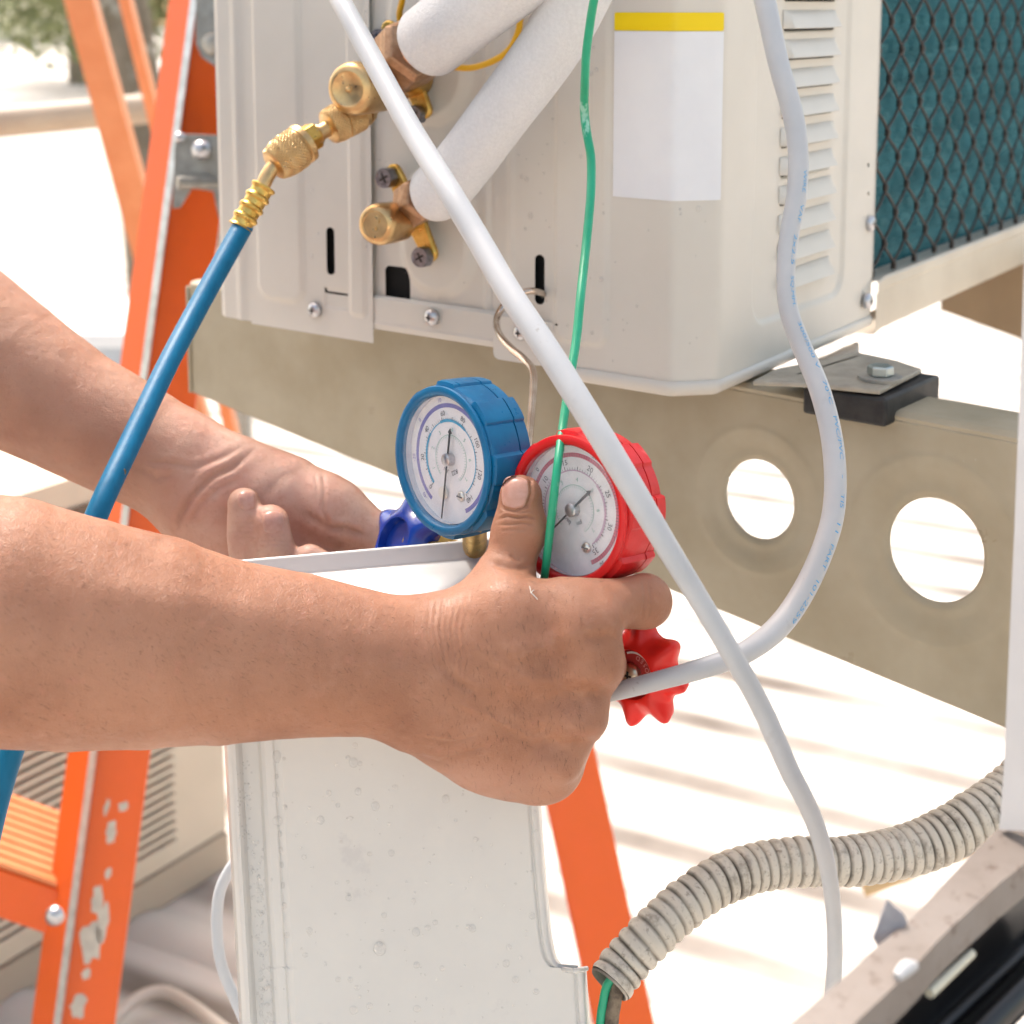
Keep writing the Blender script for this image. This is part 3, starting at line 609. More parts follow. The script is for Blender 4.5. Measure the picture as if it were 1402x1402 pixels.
def flange(c1_, c2_, off, wid, th, par, m):
    """oval plate between two pixel points on the left face"""
    p, q_ = LF(*c1_, off), LF(*c2_, off); ax = unit(q_ - p); sd2 = unit(np.cross(N1, ax)); pts = []
    for k in range(13): an = math.pi / 2 + math.pi * k / 12; pts.append(p + ax * math.cos(an) * wid + sd2 * math.sin(an) * wid)
    for k in range(5): pts.append(p + (q_ - p) * (.3 + .1 * k) - sd2 * wid * (1.25))
    for k in range(13): an = -math.pi / 2 + math.pi * k / 12; pts.append(q_ + ax * math.cos(an) * wid + sd2 * math.sin(an) * wid)
    for k in range(5): pts.append(q_ + (p - q_) * (.3 + .1 * k) + sd2 * wid * (1.25))
    o = mesh('flange', *prism(pts, N1 * th), m, par, True, auto=40); bv = o.modifiers.new('b', 'BEVEL'); bv.width = .0012; bv.segments = 2; bv.limit_method = 'ANGLE'; return o
def valve(label, cap_a, cap_b, capr, body, fa, fb, nut_a, nut_b, nutr, big):
    vb = mesh('service_valve', *lathe(body[0], body[1] - body[0], [(0, body[2] * .9), (.002, body[2]), (np.linalg.norm(body[1] - body[0]) - .001, body[2]), (np.linalg.norm(body[1] - body[0]), body[2] * .9)], 28), M_BRASS_Y, ac); vb['label'] = label
    flange(fa, fb, .0095, .0056, .0042, vb, M_BRASS_Y)
    # neck to cap
    L = np.linalg.norm(cap_b - cap_a); ax = cap_b - cap_a
    cp = mesh('valve_cap', *hexround(cap_a, ax, [(0, capr * .80), (.0015, capr * .98), (L * .30, capr * 1.0), (L * .5, capr * 1.02), (L * .8, capr * 1.0), (L * .93, capr * .93), (L * .985, capr * .80), (L, capr * .66), (L - .0006, capr * .62), (L - .0006, .0001)], 60, lo=.001, hi=L * .62, k=.07), M_BRASS, vb)
    a, b, c = frame(ax); n_ = mesh('cap_mark', *MB().add(*obox(cap_b - c * .0008 - b * .0035 - a * .0004 * 1, a * .0011, b * .0024, c * .0012)).add(*obox(cap_b - c * .0008 + b * .0012 + a * .0018, a * .0011, b * .0022, c * .0012)).__dict__.values(), M_BRASS, vb, False) if not big else mesh('cap_mark', *lathe(cap_b - c * .0006, ax, [(0, .0022), (.0012, .0016), (.0022, .0004), (.0023, 0)], 10), M_BRASS, vb)
    Ln = np.linalg.norm(nut_b - nut_a)
    mesh('neck', *lathe(body[1], nut_a - body[1], [(0, body[2] * .8), (np.linalg.norm(nut_a - body[1]), body[2] * .8)], 20), M_BRONZE, vb)
    nt_ = mesh('flare_nut', *hexprism(nut_a, nut_b - nut_a, nutr, Ln, rot=.35), M_BRONZE, vb, False); bv = nt_.modifiers.new('b', 'BEVEL'); bv.width = .0011; bv.segments = 3; 
    return vb
# lower valve
cbx = LF(513, 308, .062); cax = LF(548, 302, .030)
low = valve('smaller lower brass valve with a round cap', cax, cbx, .0128, (LF(573, 293, .006), LF(556, 299, .030), .0085), (543, 236), (592, 346), LF(563, 282, .026), LF(583, 268, .040), .0150, False)
mesh('stem', *lathe(LF(563, 297, .02), cax - LF(563, 297, .02), [(0, .0072), (np.linalg.norm(cax - LF(563, 297, .02)) + .002, .0072)], 22), M_BRASS_Y, low)
def valvebolt(x, y, off, par, r=.0072):
    p = LF(x, y, off); o = mesh('screw', *hexround(p, N1, [(-.001, r), (.0052, r), (.0062, r * .93), (.0062, r * .80), (.0056, r * .74), (.0056, .0001)], 36, lo=-1, hi=.0053, k=.08), M_DKSTEEL, par)
    a, b, c = frame(N1)
    a, b = a * math.cos(.5) + b * math.sin(.5), b * math.cos(.5) - a * math.sin(.5)
    mb = MB()
    for u, w_ in ((a, b), (b, a)): mb.add(*obox(p + c * .0055 - u * r * .5 - w_ * r * .1, u * r, w_ * r * .2, c * .0004))
    mb.build('cross_recess', M_RUBBER, o)
valvebolt(533, 243, .0150, low, .0066); valvebolt(582, 351, .0140, low, .0066)
# upper valve
cbx = LF(476, 122, .078); cax = LF(522, 118, .040)
upv = valve('bigger upper brass valve with the charging hose screwed on', cax, cbx, .0160, (LF(574, 110, .006), LF(545, 105, .034), .0105), (536, 40), (584, 150), LF(545, 88, .028), LF(572, 62, .046), .0215, True)
mesh('stem', *lathe(LF(560, 112, .012), cax - LF(560, 112, .012), [(0, .0100), (np.linalg.norm(cax - LF(560, 112, .012)) + .002, .0100)], 26), M_BRASS, upv)
valvebolt(526, 54, .0135, upv, .0070); valvebolt(574, 156, .0125, upv, .0060)
# --- little water drops on the cabinet
def drop(c, n, r, squash=.5, mb=None, st=1.0):
    a, b, nn = frame(n); v = []; f = []; N = 10
    for i, ph in enumerate((0, .35, .75, 1.15, 1.5)):
        for k in range(N):
            th = k / N * 6.283; v.append(c + (a * math.cos(th) + b * math.sin(th) * st) * r * math.cos(ph) + nn * r * squash * math.sin(ph))
    for i in range(4):
        for k in range(N): f.append((i * N + k, i * N + (k + 1) % N, (i + 1) * N + (k + 1) % N, (i + 1) * N + k))
    f.append(tuple(range(4 * N, 5 * N))); mb.add(v, f)
mb = MB(); r = np.random.default_rng(11)
for _ in range(90):
    x, y = r.uniform(700, 1010), r.uniform(20, 510); s, z = sL(x, y)
    if sx0 - .003 < s and z > zl - .002: continue
    if s > 0.02: continue
    p = wrap(np.array(s), np.array(z), hcorner(np.array(s), np.array(z))); drop(p, N1 if s < 0 else -U1 * .3 + N1, r.choice([.0006, .0009, .0013, .0018], p=[.5, .3, .15, .05]), .5, mb, r.uniform(1, 1.4))
for _ in range(40):
    x, y = r.uniform(380, 690), r.uniform(5, 420); drop(LF(x, y, .004 if x < 515 else .0002), N1, r.choice([.0006, .0009, .0014]), .5, mb, r.uniform(1, 1.4))
stuff(mb.build('water_drops', M_WATER, ac, True))
# ================================================================ SUPPORT BEAM
bang = math.radians(51); Ub = A3(-math.sin(bang), math.cos(bang), 0); Nb = A3(-Ub[1], -Ub[0] * -1, 0); Nb = A3(-math.cos(bang), -math.sin(bang), 0)
Ob = P(960, 517, .94)
def BM(x, y, off=0.): return hit(x, y, Ob + Nb * off, Nb)
def sB(x, y): p = BM(x, y); return -np.dot(p - Ob, Ub), p[2]
beam = thing('support_beam', 'olive beige steel support beam with two round holes under the air conditioner', 'beam', A3(Ob[0], Ob[1], Ob[2] - .12))
xt = [(180, 430), (1246, 581), (1480, 634)]; 
tz = [sB(280, 398), sB(960, 517), sB(1246, 580), sB(1400, 612)]; bz = [sB(200, 512), sB(300, 553), sB(600, 672), sB(960, 826), sB(1380, 997), sB(1480, 1040)]
ts = np.array([p[0] for p in tz]); tzz = np.array([p[1] for p in tz]); bs = np.array([p[0] for p in bz]); bzz = np.array([p[1] for p in bz])
ztop = tzz.mean(); bfit = np.polyfit(bs, bzz, 1)
print('beam top z', tzz, 'bottom', bzz)
holes = [(1035, 686, 46, 54), (1277, 756, 65, 71)]
H_ = []
for (x, y, rx, ry) in holes:
    c = sB(x, y); H_.append((c[0], c[1], (sB(x + rx, y)[0] - sB(x - rx, y)[0]) / 2, (sB(x, y - ry)[1] - sB(x, y + ry)[1]) / 2))
tfit = np.polyfit(ts, tzz, 1)
def zmap(S, T): return (np.polyval(bfit, S)) * (1 - T) + np.polyval(tfit, S) * T
def hb(S, Z):
    H = 0 * S
    for (cs_, cz_, a, b) in H_:
        R = np.hypot((S - cs_) / a, (Z - cz_) / b); H = H - .0028 * (1 - ss(R, 1.25, 1.75)) + .0005 * np.exp(-((R - 1.82) / .08) ** 2) - .0022 * (1 - ss(R, 1.0, 1.14))
    return H
def kb(S, Z):
    d = 1 + 0 * S
    for (cs_, cz_, a, b) in H_: d = np.minimum(d, (np.hypot((S - cs_) / a, (Z - cz_) / b) - 1) * min(a, b))
    return d
sa, se = sB(262, 450)[0], sB(1500, 640)[0]
us_ = np.arange(sa, se, .0016); Ts = np.linspace(0, 1, 130)
def bpos(U, T):
    Z = zmap(U, T); return Ob * np.array([1, 1, 0]) - Ub * U[..., None] + Nb * hb(U, Z)[..., None] + Z[..., None] * A3(0, 0, 1)
v, q = sheet(bpos, us_, Ts, keep=None)
# holes cut in (s, z) space
zs = v[:, 2]; S_ = -((v - Ob) @ Ub)
for _ in range(2):
    for (cs_, cz_, a, b) in H_:
        R = np.hypot((S_ - cs_) / a, (v[:, 2] - cz_) / b); m = np.abs(R - 1) < .040
        ds = (S_ - cs_)[m] * (1 / R[m] - 1); v[m] += -Ub * ds[:, None]; v[m, 2] += (v[m, 2] - cz_) * (1 / R[m] - 1); S_ = -((v - Ob) @ Ub)
D = kb(S_, v[:, 2]); q = q[D[q].mean(1) > 0]
bw = sheetmesh('beam_web', v, q, M_BEAM, beam); sm = bw.modifiers.new('s', 'SOLIDIFY'); sm.thickness = .003; sm.offset = -1
# top flange, rounded edge + far lip
prf = [(.0, 0), (.0005, .0022), (-.0014, .0042), (-.006, .0048), (-.040, .0048), (-.043, .0048), (-.0435, .0), (-.0435, -.012)]
us_ = np.linspace(sa, se, 60)
V = np.array([[Ob * np.array([1, 1, 0]) - Ub * u + Nb * o_ + A3(0, 0, np.polyval(tfit, u) + z) for u in us_] for o_, z in prf]); n_ = len(us_)
q = np.array([(i * n_ + k, i * n_ + k + 1, (i + 1) * n_ + k + 1, (i + 1) * n_ + k) for i in range(len(prf) - 1) for k in range(n_ - 1)])
sheetmesh('top_flange', V.reshape(-1, 3), q, M_BEAM, beam, True, 50)
mesh('end_plate', *obox(Ob * np.array([1, 1, 0]) - Ub * sa + Ub * .0015 + Nb * .001 + A3(0, 0, np.polyval(bfit, sa)), -Nb * .045, Ub * .003, A3(0, 0, np.polyval(tfit, sa) - np.polyval(bfit, sa))), M_BEAM, beam, False)
# ---- rubber pad, foot, bolt
pc = BM(1212, 586, .012); zp = pc[2]
hp = A3(0, 0, 1)
def HZ(x, y, z): return hit(x, y, A3(0, 0, z), hp)
zt3 = P(1212, 545, np.dot(pc - CAM, FW))[2]
fr = HZ(1212, 586, zp); lf = HZ(1098, 566, zp); rt = HZ(1286, 551, zp); bk = lf + rt - fr
pad = mesh('rubber_pad', *prism([fr, rt, bk, lf], A3(0, 0, zt3 - zp)), M_RUBBER, smooth=True, auto=40); tag(pad, 'black rubber block on the beam under the unit foot', 'rubber pad')
bv = pad.modifiers.new('b', 'BEVEL'); bv.width = .002; bv.segments = 3
zf = zt3 + .0012; 
fpts = [HZ(x, y, zf) for x, y in ((1205, 541), (1262, 512), (1228, 500), (1172, 488), (1060, 512), (1030, 528), (1120, 532))]
ft = mesh('mounting_foot', *prism(fpts, A3(0, 0, .003)), mat('dusty_steel', (.42, .38, .31), .55, .2, var=(.30, .27, .22), vscale=60, bump=.2, bscale=300), ac, False)
bv = ft.modifiers.new('b', 'BEVEL'); bv.width = .001; bv.segments = 2
a_, b_ = HZ(1090, 512, zf + .003), HZ(1172, 487, zf + .003)
mesh('foot_web', *prism([a_, b_, RF(1172, 468, -.02), RF(1100, 500, -.02)], N2 * .002), M_GALV, ac, False)
bc = HZ(1205, 519, zf + .0031)
fb = mesh('anchor_bolt', *lathe(bc, hp, [(0, .0125), (.0018, .0125), (.0022, .0115), (.0022, .0001)], 28), M_GALV, ac)
mesh('bolt_head', *hexprism(bc + A3(0, 0, .0022), hp, .0075, .0058, rot=.2), mat('zinc_green', (.42, .47, .46), .35, .9), fb, False)
# ================================================================ INSULATED PIPES
def foam(path, r, label, seed):
    rg = np.random.default_rng(seed); pts = [np.append(np.asarray(p), r) for p in path]
    q = resample(pts, .0022); q[:, 3] = r
    L = np.arange(len(q)) * .0022
    end = np.clip(L / .006, 0, 1); q[:, 3] = r * (.80 + .20 * np.sqrt(1 - (1 - end) ** 2))
    ph = rg.uniform(0, 6.28, 6)
    def rf(th, l, R): return R * (1 + .012 * math.sin(th * 2 + l * 40 + ph[0]) + .008 * math.sin(th * 3 - l * 90 + ph[1]))
    v, f, uv = tube([p[:3] for p in q], list(q[:, 3]), 40, 1, rf)
    o = mesh('insulated_pipe', v, f, M_FOAM); o['label'] = label; o['category'] = 'pipe'; o['group'] = 'foam covered refrigerant pipes'
    inner = q[0, :3]; dirn = unit(q[3, :3] - q[0, :3])
    mesh('copper_core', *lathe(inner - dirn * .012, dirn, [(0, r * .45), (.02, r * .45)], 20), mat('copper', (.6, .3, .17), .3, 1), o)
    return o
foam([LF(583, 60, .066), LF(625, 28, .075), LF(680, -15, .08), LF(760, -80, .085), LF(860, -160, .09)], .0212, 'white foam covered pipe on the bigger upper valve, nearest the top edge', 1)
foam([LF(592, 265, .050), LF(613, 250, .055), LF(690, 150, .060), LF(750, 68, .062), LF(776, 24, .064), LF(800, -25, .066), LF(835, -110, .066)], .0172, 'white foam covered pipe rising from the smaller lower valve past the green wire', 2)
# ================================================================ WIRES
def wire(pts, m, name, label, cat, n=14, flat=None):
    """pts: (px, py, depth, radius px)"""
    v, f, uv = tube([P(x, y, d) for x, y, d, r in pts], [r / FPX * d for x, y, d, r in pts], n, 8, flat=flat)
    return tag(mesh(name, v, f, m, uv=uv), label, cat)
wire([(545, -40, .90, 4.5), (551, -5, .915, 4.5), (547, 22, .93, 4.5), (556, 52, .945, 4.5), (590, 82, .935, 4.5), (632, 93, .925, 4.5), (664, 88, .920, 4.5), (693, 72, .915, 4.5), (708, 48, .91, 4.5), (713, 20, .905, 4.5), (717, -30, .90, 4.5)], M_YELLOW, 'yellow_wire', 'yellow wire looping behind the two foam covered pipes', 'wire')
wire([(822, -60, .73, 6.5), (814, -5, .74, 6.2), (809, 25, .75, 6.2), (803, 70, .76, 6.0), (801, 105, .77, 6.0), (800, 150, .785, 6.2), (803, 180, .785, 6.2), (809, 215, .78, 6.2), (809, 262, .77, 6.2), (805, 310, .76, 6.3), (801, 350, .75, 6.3), (795, 405, .73, 6.4), (789, 465, .715, 6.4), (780, 520, .70, 6.3), (771, 580, .685, 6.2), (763, 640, .666, 6.0), (756, 700, .664, 6.0), (748, 770, .668, 5.8), (744, 800, .676, 5.8)], M_GREEN, 'green_wire', 'thin green wire hanging down in front of the red gauge', 'wire')
ca = [(425, -70, 0.86, 13.49), (467, 2, 0.8, 13.95), (505, 72, 0.77, 14.88), (560, 172, 0.73, 15.81), (612, 257, 0.69, 16.74), (655, 328, 0.67, 17.21), (697, 400, 0.65, 17.67), (750, 480, 0.63, 18.14), (800, 560, 0.615, 18.14), (856, 652, 0.605, 17.67), (908, 740, 0.6, 16.28), (957, 820, 0.6, 14.88), (1002, 896, 0.6, 14.42), (1042, 968, 0.605, 14.42), (1081, 1055, 0.61, 13.95), (1108, 1108, 0.615, 13.02), (1128, 1165, 0.62, 12.09), (1139, 1225, 0.625, 11.16), (1143, 1290, 0.63, 10.7), (1141, 1345, 0.635, 10.7), (1132, 1420, 0.64, 10.7), (1110, 1520, 0.65, 10.7)]
cabA = wire(ca, M_WHITEPVC, 'white_cable', 'thick white cable crossing diagonally from upper left in front of everything', 'cable', 24)
cb = [(1030, -70, .80, 15), (1047, 0, .79, 15), (1066, 86, .78, 14.5), (1086, 158, .775, 14.5), (1093, 215, .77, 14.2), (1090, 272, .765, 14), (1080, 325, .76, 13.5), (1076, 375, .755, 13), (1080, 425, .75, 13.3), (1098, 475, .745, 13.8), (1121, 530, .735, 14.5), (1137, 590, .725, 15), (1143.5, 649, .715, 15.3), (1140, 707, .705, 15.3), (1122, 764, .695, 15.5), (1094, 820, .685, 16), (1062, 862, .675, 16), (1020, 893, .665, 15), (965, 914, .662, 14), (905, 931, .664, 13), (858, 943, .668, 12.5), (815, 953, .674, 12)]
cabB = wire(cb, M_WHITEPVC, 'printed_cable', 'white cable with blue printed lettering curving down from the louvres to the hand', 'cable', 24)
def text_verts(s, size):
    cu = bpy.data.curves.new('t', 'FONT'); cu.body = s; cu.size = size; cu.resolution_u = 3
    o = bpy.data.objects.new('t', cu); scene.collection.objects.link(o); dg = bpy.context.evaluated_depsgraph_get()
    me = bpy.data.meshes.new_from_object(o.evaluated_get(dg)); v = np.array([list(p.co) for p in me.vertices]); f = [tuple(p.vertices) for p in me.polygons]
    bpy.data.objects.remove(o); bpy.data.meshes.remove(me); bpy.data.curves.remove(cu)
    return v, f
qb = smoothpath([np.append(P(x, y, d), [r / FPX * d, y]) for x, y, d, r in cb], 30)
Lb = np.concatenate([[0], np.cumsum(np.linalg.norm(np.diff(qb[:, :3], axis=0), axis=1))]); Tb = np.gradient(qb[:, :3], axis=0); Tb /= np.linalg.norm(Tb, axis=1)[:, None]
mb = MB()
for (s, y0, y1) in (('WIRE', 235, 265), ('VAF', 281, 305), ('2x2.5', 322, 364), ('SQ.MM.', 380, 423), ('300/500 V', 444, 511), ('70°C', 527, 559), ('PVC/PVC', 575, 633), ('-', 654, 659), ('TIS', 679, 698), ('11', 718, 730), ('PART', 746, 779), ('101-2559', 794, 850)):
    v, f = text_verts(s, 1.0); v[:, 0] -= v[:, 0].min(); wid = v[:, 0].max()
    l0, l1 = np.interp(y0, qb[:, 4], Lb), np.interp(y1, qb[:, 4], Lb); out = []
    for p in v:
        l = l0 + p[0] / wid * (l1 - l0); c = np.array([np.interp(l, Lb, qb[:, k]) for k in range(3)]); r = np.interp(l, Lb, qb[:, 3]); t = unit([np.interp(l, Lb, Tb[:, k]) for k in range(3)])
        tocam = unit(CAM - c); tocam = unit(tocam - t * np.dot(tocam, t)); side = np.cross(tocam, t); side = side if side[0] > 0 else -side
        an = math.radians(30) + (p[1] / .72) * math.radians(24); out.append(c + (tocam * math.cos(an) + side * math.sin(an)) * (r + .00012))
    mb.add(out, f)
mb.build('printed_lettering', M_TEXT, cabB, False)
# ================================================================ CHARGING HOSE
hp_ = [(333, 309, .885, 14.5), (306, 357, .865, 14.5), (267, 428, .835, 14.5), (229, 500, .80, 14.8), (178, 607, .755, 15.5), (138, 692, .725, 16), (95, 800, .71, 17), (42, 950, .70, 17.5), (8, 1050, .69, 18), (-18, 1150, .68, 18), (-60, 1350, .66, 19)]
ch = thing('charging_hose', 'blue refrigerant hose with knurled brass couplings screwed to the upper valve', 'hose', P(333, 309, .885))
v, f, uv = tube([P(x, y, d) for x, y, d, r in hp_], [r / FPX * d for x, y, d, r in hp_], 24, 10); mesh('hose', v, f, M_HOSE, ch, uv=uv)
M_MUD = mat('dried_mud', (.25, .20, .13), .9, var=(.07, .06, .05), vscale=150, bump=.4, bscale=300)
mb = MB()
for (x, y, r_) in ((164, 640, 5), (168, 628, 4), (158, 652, 4), (152, 663, 6), (146, 668, 4), (170, 646, 3)):
    d = np.interp(y, [500, 607, 692], [.80, .755, .725]) - 15 / FPX * .74
    drop(P(x, y, d + .0006), unit(CAM - P(x, y, d)), r_ / FPX * .74, .25, mb, 1.5)
stuff(mb.build('mud_splash', M_MUD, ch, True))
def knurl(n, pitch, dep):
    def rf(th, t, r):
        k = 2 * math.pi / n; a = (th / k + t / pitch) % 1; b = (th / k - t / pitch) % 1
        return r + dep * (min(abs(a - .5), abs(b - .5)) * 4 - .6)
    return rf
def seg(p, q): p, q = P(*p), P(*q); return p, q - p, np.linalg.norm(q - p)
def rpx(r, d): return r / FPX * d
# neck from port
o, ax, L = seg((512, 138, .93), (494, 152, .922)); port = mesh('port_stub', *lathe(o, ax, [(0, rpx(17, .93)), (L * .6, rpx(17, .93)), (L * .7, rpx(22, .93)), (L, rpx(23, .93))], 30), M_BRASS, ch)
o, ax, L = seg((497, 150, .924), (447, 176, .912)); n = 46; R = rpx(25.5, .92)
pr = [(0, R * .80), (.0004, R * .92), (L * .10, R * .96), (L * .12, R * .96), (L * .13, R * .98)] + [(L * (.14 + .42 * i / 26), R * (1.0)) for i in range(27)] + [(L * .575, R * .93), (L * .595, R * .93)] + [(L * (.61 + .33 * i / 20), R * (1.0 - .10 * (i / 20) ** 2)) for i in range(21)] + [(L * .97, R * .72), (L, R * .42), (L, .0001)]
kf = knurl(30, .0021, .00055)
def krf(th, t, r): return kf(th, t, r) if (L * .14 < t < L * .57 or L * .61 < t < L * .95) else r
mesh('knurled_collar', *lathe(o, ax, pr, 180, krf), M_BRASS, ch)
o2, ax2, L2 = seg((456, 172, .914), (418, 193, .903)); mesh('stem', *lathe(o2, ax2, [(0, rpx(12, .91)), (L2 * .5, rpx(11, .91)), (L2 * .52, rpx(14, .91)), (L2 * .62, rpx(14, .91)), (L2 * .64, rpx(17, .9)), (L2, rpx(17, .9))], 30), M_BRASS, ch)
o2, ax2, L2 = seg((433, 184, .908), (405, 201, .899)); hx_ = mesh('hex_collar', *hexprism(o2, ax2, rpx(20.5, .905), L2 * .75, rot=.1), M_BRASS_Y, ch, False); bv = hx_.modifiers.new('b', 'BEVEL'); bv.width = .0009; bv.segments = 3
o, ax, L = seg((418, 194, .904), (372, 228, .892)); R = rpx(29, .9)
pr = [(0, R * .74), (0.0002, R * .93), (L * .03, R), (L * .16, R), (L * .18, R * .93), (L * .22, R * .93), (L * .23, R * .95)] + [(L * (.24 + .70 * i / 34), R * (.97 - .22 * max(0, (i - 14) / 20) ** 1.6)) for i in range(35)] + [(L * .97, R * .6), (L, R * .38), (L, .0001)]
kf2 = knurl(30, .0024, .0006)
def krf2(th, t, r): return kf2(th, t, r) if L * .235 < t < L * .945 else r
mesh('knurled_nut', *lathe(o, ax, pr, 180, krf2), M_BRASS, ch)
mesh('bent_tube', *tube([P(386, 218, .895), P(374, 229, .892), P(366, 241, .89), P(359, 256, .888), P(352, 270, .887)], [rpx(10.5, .89)] * 5, 20, 6)[:2], M_BRASS, ch)
o, ax, L = seg((362, 254, .889), (328, 312, .883)); R = rpx(17, .886)
pr = [(0, R * .55), (.0003, R * .8)]
for i in range(60):
    t = i / 59; pr.append((L * (.02 + .96 * t), R * (.88 + .02 * t + .17 * max(0, math.sin(t * 2 * math.pi * 4 + .9)) ** .7)))
pr.append((L, R * .8))
mesh('crimp_ferrule', *lathe(o, ax, pr, 36), M_BRASS_Y, ch)
# ================================================================ MANIFOLD GAUGE SET
mg = thing('manifold_gauge_set', 'brass manifold with a blue and a red pressure gauge hanging from a wire hook, held in the hands', 'gauge set', P(720, 780, .72))
mg['label'] = 'refrigerant gauge set with blue and red gauges hanging on a wire hook'
M_DIAL = mat('dial_white', (.80, .81, .83), .5); M_INK = mat('ink_dark', (.10, .11, .13), .6); M_PURP = mat('ink_purple', (.22, .22, .52), .6); M_CY = mat('ink_cyan', (.07, .38, .62), .6); M_GR = mat('ink_green', (.25, .50, .42), .6)
M_PINK = mat('ink_red', (.62, .16, .22), .6); M_MAUV = mat('ink_mauve', (.55, .40, .52), .6); M_NEED = mat('needle_black', (.03, .035, .04), .5); M_WHT = mat('white_plastic_dot', (.75, .75, .70), .5)
def glass(name, dust):
    m = bpy.data.materials.new(name); m.use_nodes = True; n = m.node_tree.nodes; l = m.node_tree.links; n.clear()
    t = n.new('ShaderNodeBsdfTransparent'); g = n.new('ShaderNodeBsdfGlossy'); g.inputs['Roughness'].default_value = .12; d = n.new('ShaderNodeBsdfDiffuse'); d.inputs[0].default_value = (.70, .69, .72, 1)
    f0 = n.new('ShaderNodeFresnel'); f0.inputs[0].default_value = 1.40; ge = n.new('ShaderNodeNewGeometry'); fr_ = n.new('ShaderNodeMath'); fr_.operation = 'SUBTRACT'; fr_.use_clamp = True; l.new(f0.outputs[0], fr_.inputs[0]); l.new(ge.outputs['Backfacing'], fr_.inputs[1]); a = n.new('ShaderNodeMixShader'); b = n.new('ShaderNodeMixShader'); o = n.new('ShaderNodeOutputMaterial')
    tc = n.new('ShaderNodeTexCoord'); ns = n.new('ShaderNodeTexNoise'); ns.inputs['Scale'].default_value = 90; ns.inputs['Detail'].default_value = 8; l.new(tc.outputs['Object'], ns.inputs['Vector'])
    mr = n.new('ShaderNodeMapRange'); mr.inputs[1].default_value = .35; mr.inputs[2].default_value = .75; mr.inputs[3].default_value = dust * .3; mr.inputs[4].default_value = dust * 1.8; l.new(ns.outputs[0], mr.inputs[0])
    l.new(mr.outputs[0], a.inputs[0]); l.new(t.outputs[0], a.inputs[1]); l.new(d.outputs[0], a.inputs[2])
    l.new(fr_.outputs[0], b.inputs[0]); l.new(a.outputs[0], b.inputs[1]); l.new(g.outputs[0], b.inputs[2]); l.new(b.outputs[0], o.inputs[0]); return m
def gauge(name, label, C, n, R, T, bm, m1, m2, m3, needle, nl, dust, nlug, ph, blue):
    n = unit(n); r_ = unit(np.cross(A3(0, 0, 1), n)); u_ = np.cross(n, r_)
    def pt(a, b, h=0): return C + r_ * a + u_ * b + n * h
    def ang(t, rad, h=0): return pt(math.sin(t) * rad, math.cos(t) * rad, h)
    def rf(th, t, r):
        if t > T * .90 or t < T * .04 or r < R * .93: return r
        x = (th / (2 * math.pi) * nlug + ph) % 1; s = min(1, x / .10) * min(1, (1 - x) / .10 * .6 + .4)
        lug = 1 if int((th / (2 * math.pi) * nlug + ph)) % 2 == 0 else .0
        return r + .0016 * lug * min(1, min(x, 1 - x) / .08) + .0006 * (x - .5)
    g = R * .855
    prof = [(0, R * .62), (0, R * .86), (T * .03, R * .93), (T * .08, R * .985), (T * .3, R * .995), (T * .30, R * .975), (T * .33, R * .975), (T * .33, R * .998), (T * .5, R), (T * .80, R), (T * .88, R * .99), (T * .905, R * .965), (T * .95, R * .985), (T * .985, R * .975), (T, R * .94), (T, R * .90), (T * .985, g + .0008), (T * .95, g), (T * .78, g * .995)]
    b = mesh(name, *lathe(C - n * T, n, prof, 280, rf, hint=(.02, .01, 1), cap=False), bm, mg, True, auto=38); b['label'] = label
    mesh('back_plate', *lathe(C - n * (T - .0005), n, [(0, R * .7), (.0005, R * .7)], 40), bm, b)
    h = -T * .24
    mesh('dial', *lathe(C + n * (h - .001), n, [(0, g * 1.0), (.001, g * 1.0), (.0010, .0001)], 64), M_DIAL, b)
    # inner shiny bezel wall
    mesh('bezel_wall', *lathe(C + n * (h - .0002), n, [(0, g * .995), (-h * .55, g * .985)], 72, cap=False), mat(name + '_wall', (.55, .60, .68) if blue else (.68, .52, .55), .25, .3), b)
    def arc(r0, r1, t0, t1, hh, m, nm):
        N = 60; V = []; 
        for i in range(N + 1):
            t = math.radians(t0 + (t1 - t0) * i / N); V += [ang(t, r0, hh), ang(t, r1, hh)]
        mesh(nm, V, [(2 * i, 2 * i + 1, 2 * i + 3, 2 * i + 2) for i in range(N)], m, b, False)
    def ticks(r0, r1, t0, t1, N, wdt, hh, mbx):
        for i in range(N + 1):
            t = math.radians(t0 + (t1 - t0) * i / N); tt = A3(0, 0, 0); w_ = wdt / 2; d = (r_ * math.cos(t) - u_ * math.sin(t)) * w_
            a, c = ang(t, r0, hh), ang(t, r1, hh); mbx.add([a - d, a + d, c + d, c - d], [(0, 1, 2, 3)])
    def nums(vals, rad, t0, t1, size, hh, mbx):
        for i, s in enumerate(vals):
            t = math.radians(t0 + (t1 - t0) * i / (len(vals) - 1)); v, f = text_verts(s, size); v[:, 0] -= v[:, 0].mean(); v[:, 1] -= v[:, 1].mean(); c = (math.sin(t) * rad, math.cos(t) * rad)
            ca_, sa_ = math.cos(-t), math.sin(-t); mbx.add([pt(c[0] + p[0] * ca_ - p[1] * sa_, c[1] + p[0] * sa_ + p[1] * ca_, hh) for p in v], f)
    e = .00012
    arc(g * .80, g * .865, -150, 150, h + e, m1, 'outer_scale'); arc(g * .585, g * .605, -140, 138, h + e, m2, 'middle_scale'); arc(g * .575, g * .62, -140 if blue else 40, -60 if blue else 130, h + 2 * e, m2, 'scale_band')
    if blue: arc(g * .575, g * .62, -30, 30, h + 2 * e, m2, 'scale_band')
    arc(g * .37, g * .378, -140, 140, h + e, M_GR, 'inner_scale')
